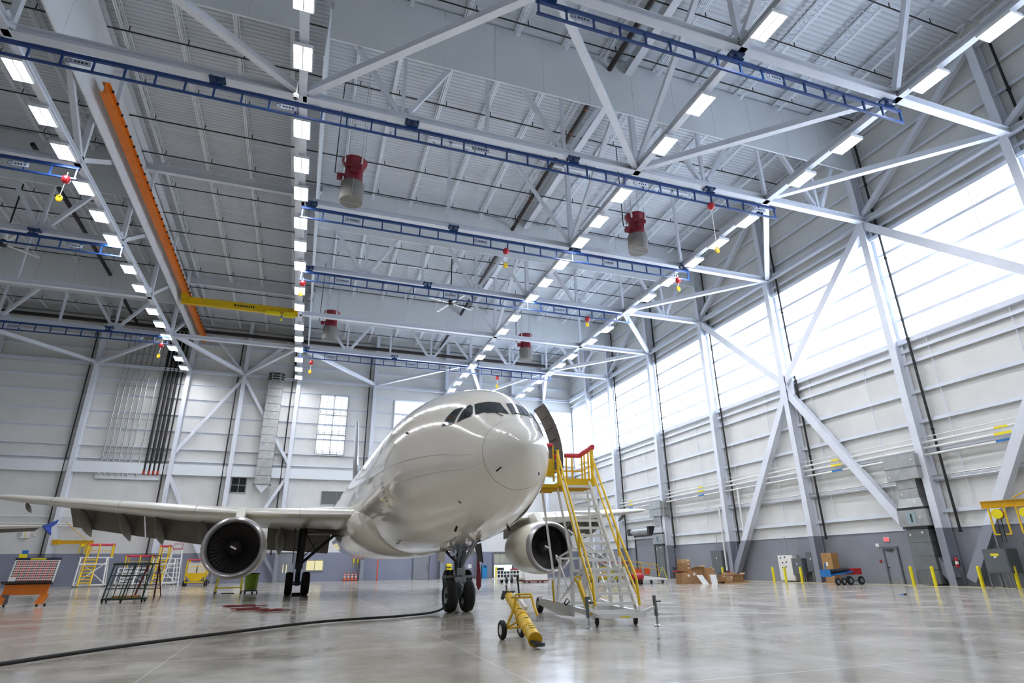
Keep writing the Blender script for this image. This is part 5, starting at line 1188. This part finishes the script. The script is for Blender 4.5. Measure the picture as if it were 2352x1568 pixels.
# white service pipes along the far wall
for k, z in enumerate((6.0, 6.25, 7.0)): one('service_pipe', MB().tube((XL+1, YB-.4, z), (-10.5, YB-.4, z), .07, 8), 'white_paint', 'white service pipe along the left of the far wall, %s' % ('lowest', 'middle', 'uppermost')[k], 'pipe', 'white far-wall service pipes', 30)
one('pipe_label', MB().box(0, .6, -.02, 0, 0, .14), 'sign_yellow', 'yellow pipe label on the far wall pipes', 'label plate', None, False, (-21.4, YB-.5, 6.2))
for k, (x, z) in enumerate(((-26.9, 4.9), (-17.0, 4.92))):
    t = thing('wall_sign', 'small white and red wall sign, %s of two on the far wall' % ('left' if k == 0 else 'right'), 'sign', (x, YB-.02, z), 0, 'small far-wall signs'); MB().box(0, .5, -.02, 0, 0, .28).build('plate', 'paper_white', t); MB().box(.04, .2, -.025, -.02, .16, .22).build('print', 'ink_red', t); MB().box(.05, .42, -.025, -.02, .06, .1).build('print', 'ink_red', t)
t = thing('eyewash_cabinet', 'white wall cabinet with yellow and blue stripes above the board cart', 'wall cabinet', (-27.8, YB-.25, 4.8)); MB().box(0, .8, 0, .25, 0, .85).build('body', 'white_paint', t); MB().box(.08, .14, -.01, 0, .1, .8).build('blue_stripe', 'locker_blue', t); MB().box(.45, .53, -.01, 0, .1, .8).build('yellow_stripe', 'sign_yellow', t)

# ------------------------------------------------------------------ white baggage trailer and cage cart
t = thing('flat_trailer', 'low white box trailer behind the right engine', 'trailer', (19.4, 52.5, 0)); MB().box(0, 2.1, 0, 1.6, .22, .95).build('body', 'white_paint', t); MB().box(-.05, 2.2, -.05, 1.65, .1, .2).build('skirt', 'brick_red', t); MB().box(1.3, 1.7, -.02, 0, .78, .9).build('recess', 'black_metal', t)
for x in (.4, 1.7): wheel(t, x, .2, .18, .12); wheel(t, x, 1.4, .18, .12)
t = thing('cage_cart', 'white slatted cage cart with red rail behind the right engine', 'cage cart', (16.9, 53.2, 0))
for z in (.45, .75, 1.05): bar(t, 'rail', [(0, 0, z), (2.5, 0, z)], .07, 'white_paint', False)
for k in range(9): bar(t, 'slat', [(.06+k*.3, 0, .4), (.06+k*.3, 0, 1.08)], .06, 'white_paint', False)
MB().box(0, 2.5, 0, 1.4, .3, .42).build('bed', 'white_paint', t); bar(t, 'red_rail', [(1.3, 0, 1.15), (2.9, 0, 1.15)], .09, 'red_bright', False)
for x in (.9, 1.4): wheel(t, x, -.02, .26, .16); wheel(t, x, 1.3, .26, .16)
for k, x in enumerate((20.9, 24.0)): one('yellow_post', MB().tube((0, 0, 0), (0, 0, 1.3), .13, 12).lathe([(.13, 1.3), (.08, 1.38), (0, 1.4)], 12), 'sign_yellow', 'yellow guard post by the glazed opening, %s one' % ('left' if k == 0 else 'right'), 'bollard', 'yellow guard posts', 40, (x+3.2, 76.0-k*.4, 0))

# ------------------------------------------------------------------ belt loader, fuel cart behind the stairs
t = thing('belt_loader', 'low white belt loader with yellow railings behind the stairs', 'belt loader', (24.2, 42.6, 0))
MB().prism([(0, 0, .75), (3.4, 0, .38), (3.4, 0, .28), (0, 0, .35)], (0, .9, 0)).build('conveyor', 'white_paint', t); MB().prism([(.05, .1, .77), (3.35, .1, .4), (3.35, .8, .4), (.05, .8, .77)], (0, 0, .02)).build('belt', 'black_rubber', t)
for x in (.2, .9): wheel(t, x, -.05, .3, .18)
for x in (1.9, 2.9): wheel(t, x, .0, .14, .1)
for k, x in enumerate((0, .8, 1.6, 2.4, 3.2)): bar(t, 'rail_post', [(x, .95, .7-.1*x), (x, .95, 1.75-.12*x)], .035, 'yellow_deep')
bar(t, 'hand_rail', [(0, .95, 1.75), (3.2, .95, 1.36)], .03, 'yellow_deep'); bar(t, 'hand_rail', [(0, .95, 1.4), (3.2, .95, 1.0)], .025, 'yellow_deep')
for x, w in ((.9, .8), (1.9, .5)): MB().box(x, x+w, .9, .95, .66, 1.1).build('orange_panel', 'cone_orange', t)
bar(t, 'end_gate', [(3.15, .95, .4), (3.4, .6, 1.2), (3.7, .5, .3)], .04, 'sign_yellow')
t = thing('ground_power_cart', 'lime-yellow ground cart with red top rail behind the stairs', 'ground cart', (21.3, 42.9, 0)); MB().box(0, 2.5, 0, 1.4, .35, 1.3).build('body', mat('lime_yellow', '#a79a12', .5, noise=.1), t); MB().box(.2, 1.1, -.02, 0, .5, 1.15).build('panel_door', 'yellow_deep', t); bar(t, 'red_rail', [(.3, 0, 1.55), (3.0, 0, 1.55)], .1, 'red_bright', False); bar(t, 'rail_post', [(.5, 0, 1.3), (.5, 0, 1.55)], .05, 'yellow_deep', False); bar(t, 'rail_post', [(2.3, 0, 1.3), (2.3, 0, 1.55)], .05, 'yellow_deep', False)
for x in (.3, 2.2): wheel(t, x, .05, .26, .16); wheel(t, x, 1.35, .26, .16)
t = thing('red_tank_cart', 'small red tank cart half hidden behind the stair rails', 'tank cart', (25.9, 41.6, 0)); MB().lathe([(0, -.5), (.22, -.45), (.26, -.3), (.26, .3), (.22, .45), (0, .5)], 16, Matrix.Translation((-1.6, 0, .55)) @ Matrix.Rotation(pi/2, 4, 'Y')).build('tank', 'red_bright', t, 40)
for x in (-1.9, -1.3): wheel(t, x, 0, .2, .12)

# ------------------------------------------------------------------ right wall fittings
def cabinet(y0, y1, z0, z1, d, m_, name, label, feet=True, x=XR-.05):
    t = thing(name, label, 'electrical cabinet', (x, (y0+y1)/2, 0), 0); hw = abs(y1-y0)/2
    MB().box(-d, 0, -hw, hw, z0, z1).build('body', m_, t); MB().box(-d-.02, -d, -hw+.05, hw-.05, z0+.05, z1-.05).build('door', m_, t)
    MB().box(-d-.03, -d-.02, -.06, .06, z0+(z1-z0)*.62, z0+(z1-z0)*.70).build('label', 'paper_white', t)
    MB().tube((-d/2, 0, z1), (-d/2, 0, z1+1.4), .035, 6).build('conduit', 'galv', t, 40)
    if z0 > .3:
        m = MB()
        for k in range(4): m.tube((-d/2, -hw*.6+k*hw*.4, 0), (-d/2, -hw*.6+k*hw*.4, z0), .035, 6)
        m.build('lower_conduit', 'galv', t, 40)
    return t
cabinet(46.75, 48.3, .62, 2.5, .45, 'grey_box', 'electrical_cabinet', 'tall dark grey electrical cabinet above the cardboard boxes')
t = cabinet(38.3, 39.85, .1, 1.95, .5, 'paper_white', 'control_cabinet', 'cream control cabinet with indicator lights by the right wall')
m = MB()
for y, z in ((.45, 1.75), (.0, 1.8), (.3, 1.4), (-.1, 1.45), (.35, 1.05), (0, 1.1)): m.box(-.535, -.52, y-.06, y+.06, z-.05, z+.05)
m.build('indicator', 'ink', t)
cabinet(37.2, 38.25, .5, 1.7, .7, 'grey_box', 'transformer_box', 'squat dark grey transformer with yellow label beside the cream cabinet'); cabinet(36.05, 36.95, .75, 2.1, .5, 'grey_box', 'breaker_panel', 'slim dark grey breaker panel beside the transformer'); 
t = cabinet(22.2, 23.4, .75, 1.95, .9, 'grey_box', 'transformer_box', 'large dark grey transformer box on a frame at the right edge', True, 35.9)
MB().box(-.925, -.92, -.2, .2, 1.6, 1.72).build('caution_label', 'sign_yellow', t); MB().box(-.9, -.84, -.6, -.54, 0, .75).box(-.9, -.84, .54, .6, 0, .75).box(-.06, 0, -.6, -.54, 0, .75).box(-.06, 0, .54, .6, 0, .75).build('stand', 'galv_dark', t)
cabinet(20.4, 21.9, .5, 2.3, .6, 'grey_box', 'breaker_panel', 'dark grey breaker panel cut by the right edge')
for k, y in enumerate((22.25, 24.05, 26.7, 28.05, 36.85, 38.45, 39.7, 45.8, 47.3)):
    t = thing('bollard', 'yellow steel bollard along the right wall, %s from the right edge' % ORD[k], 'bollard', (35.3, y, 0), 0, 'yellow bollards along the right wall'); MB().tube((0, 0, 0), (0, 0, 1.05), .09, 14).lathe([(.09, 1.05), (.06, 1.1), (0, 1.11)], 14).build('post', 'sign_yellow', t, 40); MB().box(-.15, .15, -.15, .15, 0, .02).build('base_plate', 'sign_yellow', t)
# exit door, sign, alarms
o = bpy.data.objects.new('door_4', None); COL.objects.link(o); o['kind'] = 'structure'; o.location = (XR, 30.2, 0)
MB().box(-.1, .05, -.55, -.45, 0, 2.3).box(-.1, .05, .45, .55, 0, 2.3).box(-.1, .05, -.45, .45, 2.2, 2.3).build('door_frame', 'grey_box', o); lf = MB().box(-.05, 0, -.44, .44, .02, 2.19).build('door_leaf', 'grey_door', o); MB().box(-.06, -.05, -.42, .42, .04, .35).build('kick_plate', 'galv', lf); MB().box(-.12, -.05, .30, .40, 1.0, 1.06).build('door_handle', 'black_metal', lf); MB().box(-.15, -.05, -.2, .3, 2.05, 2.12).build('door_closer', 'black_metal', lf)
t = thing('exit_sign', 'lit red EXIT sign above the grey door', 'exit sign', (XR-.01, 30.3, 2.75)); MB().box(-.06, 0, -.2, .2, -.13, .13).build('housing', 'paper_white', t); MB().box(-.065, -.06, -.18, .18, -.11, .11).build('face', mat('exit_red', '#c9262f', .5, emit='#ff3038', es=.8), t)
text('EXIT', .17, Matrix.Translation((-.067, 0, 0)) @ Matrix(((0,0,1,0),(-1,0,0,0),(0,1,0,0),(0,0,0,1))), 'paper_white', t)
one('emergency_light', MB().box(-.1, 0, -.12, .12, -.1, .1).tube((-.1, -.06, -.14), (-.02, -.06, -.1), .04, 8), 'paper_white', 'white emergency light box left of the EXIT sign', 'emergency light', None, False, (XR, 31.05, 2.42)); one('fire_alarm_pull', MB().box(-.06, 0, -.06, .06, -.08, .08).box(-.07, -.06, -.04, .04, -.03, .0), 'red_bright', 'small red fire alarm pull left of the grey door', 'fire alarm', None, False, (XR, 31.1, 1.42))
t = thing('fire_extinguisher', 'red fire extinguisher on the column right of the steel duct', 'fire extinguisher', (35.75, 25.45, 1.02)); MB().lathe([(0, 0), (.08, 0), (.085, .04), (.085, .46), (.05, .54), (.03, .56), (.03, .6), (0, .6)], 16).build('cylinder', 'red_bright', t, 40); MB().lathe([(.087, .18), (.087, .34)], 16).build('label', 'paper_white', t); bar(t, 'hose', [(0, 0, .58), (-.02, .12, .5), (0, .11, .2)], .014, 'ink'); MB().box(-.02, .02, -.1, .02, .58, .62).build('handle', 'black_metal', t); MB().box(.02, .2, -.04, .4, .1, .4).build('bracket', 'black_metal', t)
t = thing('fire_sign', 'small red and white fire sign by the foot of the brace', 'sign', (XR-.01, 45.95, 1.65)); MB().box(-.02, 0, -.22, .22, -.14, .14).build('plate', 'red_bright', t); MB().box(-.025, -.02, -.16, .16, .02, .07).build('print', 'paper_white', t); MB().box(-.025, -.02, -.16, .16, -.08, -.03).build('print', 'paper_white', t)
t = thing('hose_reel', 'red fire hose reel low on the right wall', 'hose reel', (XR-.35, 45.75, .5)); Xh = Matrix.Rotation(-pi/2, 4, 'Y'); MB().lathe([(.12, -.14), (.4, -.14), (.4, -.12), (.15, -.1), (.15, .1), (.4, .12), (.4, .14), (.12, .14)], 24, Xh).build('drum', 'red_bright', t, 40); MB().lathe([(.16, -.09), (.33, -.09), (.33, .09), (.16, .09)], 24, Xh).build('coiled_hose', 'hose_red', t); MB().box(.1, .35, -.05, .05, -.5, .05).build('bracket', 'black_metal', t)
t = thing('waste_bin', 'black wheeled bin with a red band by the right wall column', 'bin', (35.9, 53.5, 0)); MB().prism([(-.3, -.34, .1), (.3, -.34, .1), (.36, -.42, 1.05), (-.36, -.42, 1.05)], (0, .72, 0)).build('body', 'black_metal', t); MB().box(-.375, .365, -.43, .35, .68, .8).build('band', 'red_bright', t); MB().box(-.38, .38, -.44, .36, 1.05, 1.12).build('lid', 'black_metal', t); wheel(t, .2, -.2, .1, .06); wheel(t, -.2, -.2, .1, .06)
# stacked galvanised ducts on the right wall
def wall_duct(y, label, k=1.0):
    t = thing('air_duct', label, 'air duct', (XR-.08, y, 0)); 
    secs = [(-.0, -.75, 3.25, .55, .15, 'duct_section', 0.0), ]
    n = 4
    for i in range(n): MB().box(-1.0, -.12, -.72, .72, .12+i*.78, .12+(i+1)*.78-.02).build('duct_section', 'galv_dark', t)
    MB().box(-1.08, -.08, -.82, .82, 3.24, 3.38).build('flange', 'black_metal', t)
    MB().box(-1.12, -.08, -.95, .95, 3.38, 4.35).build('fan_box', 'galv', t); MB().box(-1.14, -1.12, -.25, .35, 3.5, 4.25).build('access_door', mat('galv_blue%d' % int(y), '#9fb0b5', .4, metal=.4), t); MB().box(-1.17, -1.14, .0, .08, 3.62, 4.1).build('latch', 'black_metal', t)
    MB().box(-1.1, -.1, -.9, .9, 4.35, 4.5).build('flange', 'black_metal', t)
    MB().add([(-1.05, -.85, 4.5), (-.12, -.85, 4.5), (-.12, .85, 4.5), (-1.05, .85, 4.5), (-.95, -.68, 5.05), (-.12, -.68, 5.05), (-.12, .68, 5.05), (-.95, .68, 5.05)], [(0,1,5,4),(1,2,6,5),(2,3,7,6),(3,0,4,7),(4,5,6,7)]).build('transition', 'galv', t)
    MB().box(-.95, -.12, -.66, .66, 5.06, 5.6).build('duct_section', 'galv', t); MB().box(-.95, -.12, -.66, .66, 5.62, 6.15).build('duct_section', 'galv', t); MB().box(-1.2, -.1, -1.15, 1.0, 6.15, 7.65).build('plenum', 'galv', t); MB().box(-1.23, -.1, -1.18, 1.03, 6.85, 6.9).build('flange', 'galv_dark', t)
    for y_, z in ((.8, 6.4), (-.9, 7.3), (.3, 5.3), (-.4, 4.8), (-.5, 3.9), (.4, 2.9), (-.4, 3.0)): MB().box(-1.215 if z > 6 else -1.13, -1.2 if z > 6 else -1.1, y_-.05, y_+.05, z-.05, z+.05).build('sticker', 'paper_white', t)
wall_duct(27.25, 'stacked galvanised duct unit beside the nearest full column'); wall_duct(55.9, 'stacked galvanised duct unit beside the roller door')
# roller door
o = bpy.data.objects.new('door_5', None); COL.objects.link(o); o['kind'] = 'structure'; o.location = (XR, 60.3, 0)
sl = MB().box(-.06, 0, -1.95, 1.95, .005, .21).mesh('slat', 'grey_door')
for k in range(21): inst(sl, 'slat', o, (-.01, 0, k*.215))
MB().box(-.15, 0, -2.1, -1.95, 0, 4.6).box(-.15, 0, 1.95, 2.1, 0, 4.6).build('guide_rail', 'black_metal', o); MB().tube((-.4, -2.0, 4.85), (-.4, 2.0, 4.85), .38, 16).build('roll_housing', 'galv', o, 40); MB().box(-.85, 0, -2.35, -1.9, 4.4, 5.3).box(-.8, 0, 1.9, 2.5, 4.5, 5.2).build('motor_box', 'black_metal', o)
# white pipes and cable rails along the right wall
for k, z in enumerate((7.55, 7.95, 8.3, 8.62)):
    one('service_pipe', MB().tube((XR-.42, -10, z), (XR-.42, 76, z), .075 if k < 3 else .03, 8), 'white_paint', 'white service pipe along the right wall, %s of four' % ('lowest', 'second lowest', 'third lowest', 'uppermost')[k], 'pipe', 'white right-wall service pipes', 30)
for k, y in enumerate((21.3, 32.6, 48.6, 62)):
    t = thing('pipe_labels', 'yellow and blue pipe labels on the right wall pipes, %s from the right' % ORD[k], 'label plate', (XR-.5, y, 7.9), 0, 'pipe labels on the right wall'); MB().box(-.02, 0, -.45, .45, -.02, .12).box(-.02, 0, -.35, .35, .34, .46).build('yellow_label', 'sign_yellow', t); MB().box(-.02, 0, -.45, .45, -.4, -.28).build('blue_label', 'cart_blue', t)
for k, z in enumerate((5.75, 6.0)): one('conduit_rail', MB().tube((XR-.3, -10, z+.25), (XR-.3, 76, z+.25), .04, 6), 'galv', 'thin grey conduit along the right wall below the pipes, %s' % ('lower', 'upper')[k], 'conduit', 'thin wall conduits', 30)
one('drop_pipe', MB().path([(XR-.35, 46.9, 6.3), (XR-.35, 46.6, 6.3), (XR-.35, 46.45, 6.1), (XR-.35, 46.45, .8)], .09, 10), 'white_paint', 'white elbowed pipe dropping behind the dark cabinet', 'pipe', None, 40)
one('drop_pipe', MB().path([(XR-.35, 43.6, 7.7), (XR-.35, 43.6, 3.0)], .08, 10), 'white_paint', 'white straight pipe dropping beside the star brace foot', 'pipe', None, 40)

# ------------------------------------------------------------------ cartons and boards
def carton(x, y, z, w, d, h, rz, label, m_='cardboard', tape=True, op=False):
    t = thing('cardboard_box', label, 'cardboard box', (x, y, z), rz, 'cardboard boxes by the right wall')
    if op:
        MB().box(-w/2, w/2, -d/2, -d/2+.02, 0, h).box(-w/2, w/2, d/2-.02, d/2, 0, h).box(-w/2, -w/2+.02, -d/2, d/2, 0, h).box(w/2-.02, w/2, -d/2, d/2, 0, h).box(-w/2, w/2, -d/2, d/2, 0, .02).build('body', m_, t)
        MB().prism([(-w/2, -d/2, h), (w/2, -d/2, h), (w/2, -d/2-.2, h+.1), (-w/2, -d/2-.2, h+.1)], (0, 0, .012)).build('flap', 'cardboard_light', t); MB().prism([(w/2, -d/2, h), (w/2, d/2, h), (w/2+.22, d/2, h+.16), (w/2+.22, -d/2, h+.16)], (0, 0, .012)).build('flap', 'cardboard_light', t)
    else:
        MB().box(-w/2, w/2, -d/2, d/2, 0, h).build('body', m_, t); MB().box(-.03, .03, -d/2-.003, d/2+.003, h, h+.003).box(-.03, .03, -d/2-.003, -d/2, h*.7, h).build('tape', 'cardboard_light', t)
        MB().box(w*.15, w*.4, -d/2-.004, -d/2, h*.65, h*.85).build('shipping_label', 'paper_white', t)
carton(27.6, 40.5, 0, .85, .7, .78, .1, 'big carton at the left front of the pile'); carton(28.45, 40.9, 0, .7, .7, .9, 0, 'carton standing behind the left white board'); carton(28.3, 41.3, .9, .85, .6, .28, 0, 'flat carton low in the three-high stack'); carton(28.3, 41.3, 1.18, .8, .6, .28, .05, 'flat carton in the middle of the stack'); carton(28.3, 41.3, 1.46, .78, .6, .28, 0, 'flat carton on top of the stack', 'cardboard_light')
carton(29.3, 41.2, .55, .8, .7, .55, -.1, 'open carton on the pile with loose flaps', 'cardboard', True, True); carton(29.3, 41.2, 0, .9, .8, .55, 0, 'carton under the open one'); carton(30.1, 40.7, .7, .6, .6, .4, .3, 'carton tipped at the right end of the pile', 'cardboard_light'); carton(30.05, 40.6, 0, .75, .7, .7, 0, 'pale carton at the right end of the pile', 'cardboard_light')
for k, (x, lean) in enumerate(((28.55, -.3), (29.35, .08))):
    t = thing('white_board', 'white foam board leaning on the cartons, %s one' % ('left' if k == 0 else 'right'), 'board', (x, 39.75, 0), 0, 'white leaning boards'); MB().prism([(lean, 0, .62), (lean+.5, 0, .62), (.5, -.25, 0), (0, -.25, 0)], (0, .03, 0)).build('sheet', 'white_paint', t); MB().prism([(lean+.5, .02, .62), (lean+.54, .02, .62), (.54, -.23, 0), (.5, -.23, 0)], (0, .03, 0)).build('edge_strip', 'paper_white', t)
t = thing('wooden_pallet', 'wooden pallet on the floor carrying brown cartons', 'pallet', (31.8, 40.2, 0)); 
for k in range(5): MB().box(-1.1, 1.1, -.5+k*.22, -.34+k*.22, .1, .13).build('deck_board', 'wood', t)
for y in (-.5, -.02, .4): MB().box(-1.1, 1.1, y, y+.1, 0, .1).build('stringer', 'wood', t)
carton(31.2, 40.1, .14, .7, .6, .36, .15, 'crushed carton at the left of the pallet', 'cardboard_light'); carton(32.1, 40.1, .14, .8, .6, .4, -.1, 'open dark carton at the right of the pallet', 'cardboard', True, True); carton(31.8, 40.5, .55, .9, .5, .2, .05, 'flat carton on top of the pallet load', 'cardboard_light'); carton(30.65, 40.0, .14, .3, .4, .45, 0, 'narrow carton at the pallet edge')
t = thing('wooden_crate', 'upright wooden crate behind the blue cylinder cart', 'crate', (35.6, 34.25, 0)); MB().box(-.3, .3, -.45, .45, .75, 2.0).build('case', 'wood', t); MB().box(-.34, .34, -.5, .5, .0, .12).box(-.3, .3, -.4, .4, .12, .75).build('stand', 'cardboard', t); MB().box(-.31, -.3, -.05, .12, 1.15, 1.4).build('label', 'paper_white', t)
# blue cylinder cart
t = thing('cylinder_cart', 'blue towed cart with black gas cylinders and a red box', 'gas cylinder cart', (33.5, 31.9, 0), .0)
MB().prism([(-.7, -.2, .55), (1.2, -.2, .75), (1.2, -.2, .85), (-.7, -.2, .65)], (0, .8, 0)).build('bed', 'cart_blue', t); MB().box(-.75, -.7, -.2, .6, .5, .95).build('head_board', 'cart_blue', t); MB().box(1.2, 1.9, -.25, .65, .62, 1.0).build('red_box', 'red_bright', t)
for k, y in enumerate((0, .25, .5)):
    MB().lathe([(0, 0), (.11, .02), (.115, .1), (.115, 1.45), (.06, 1.62), (.04, 1.75), (0, 1.76)], 14, Matrix.Translation((-.6, y-.05, .82)) @ Matrix.Rotation(pi/2-.06, 4, 'Y')).build('gas_cylinder', 'black_metal', t, 40)
for x, y in ((-.35, -.3), (.15, -.3), (.75, -.28), (1.65, -.3), (1.65, .65)): wheel(t, x, y, .22 if x < .5 else .26, .12, 'y')
bar(t, 'draw_bar', [(-.7, .2, .5), (-.75, .1, 1.35)], .04, 'cart_blue'); bar(t, 'axle', [(1.65, -.3, .26), (1.65, .65, .26)], .03, 'black_metal')
t = thing('flashlight', 'small blue-tipped black tool lying on the floor at right', 'hand tool', (25.3, 20.75, 0), .3); MB().tube((-.3, 0, .03), (.15, 0, .03), .02, 8).build('shaft', 'cart_blue', t, 40); MB().tube((.12, 0, .04), (.32, 0, .04), .04, 10).build('head', 'black_metal', t, 40)
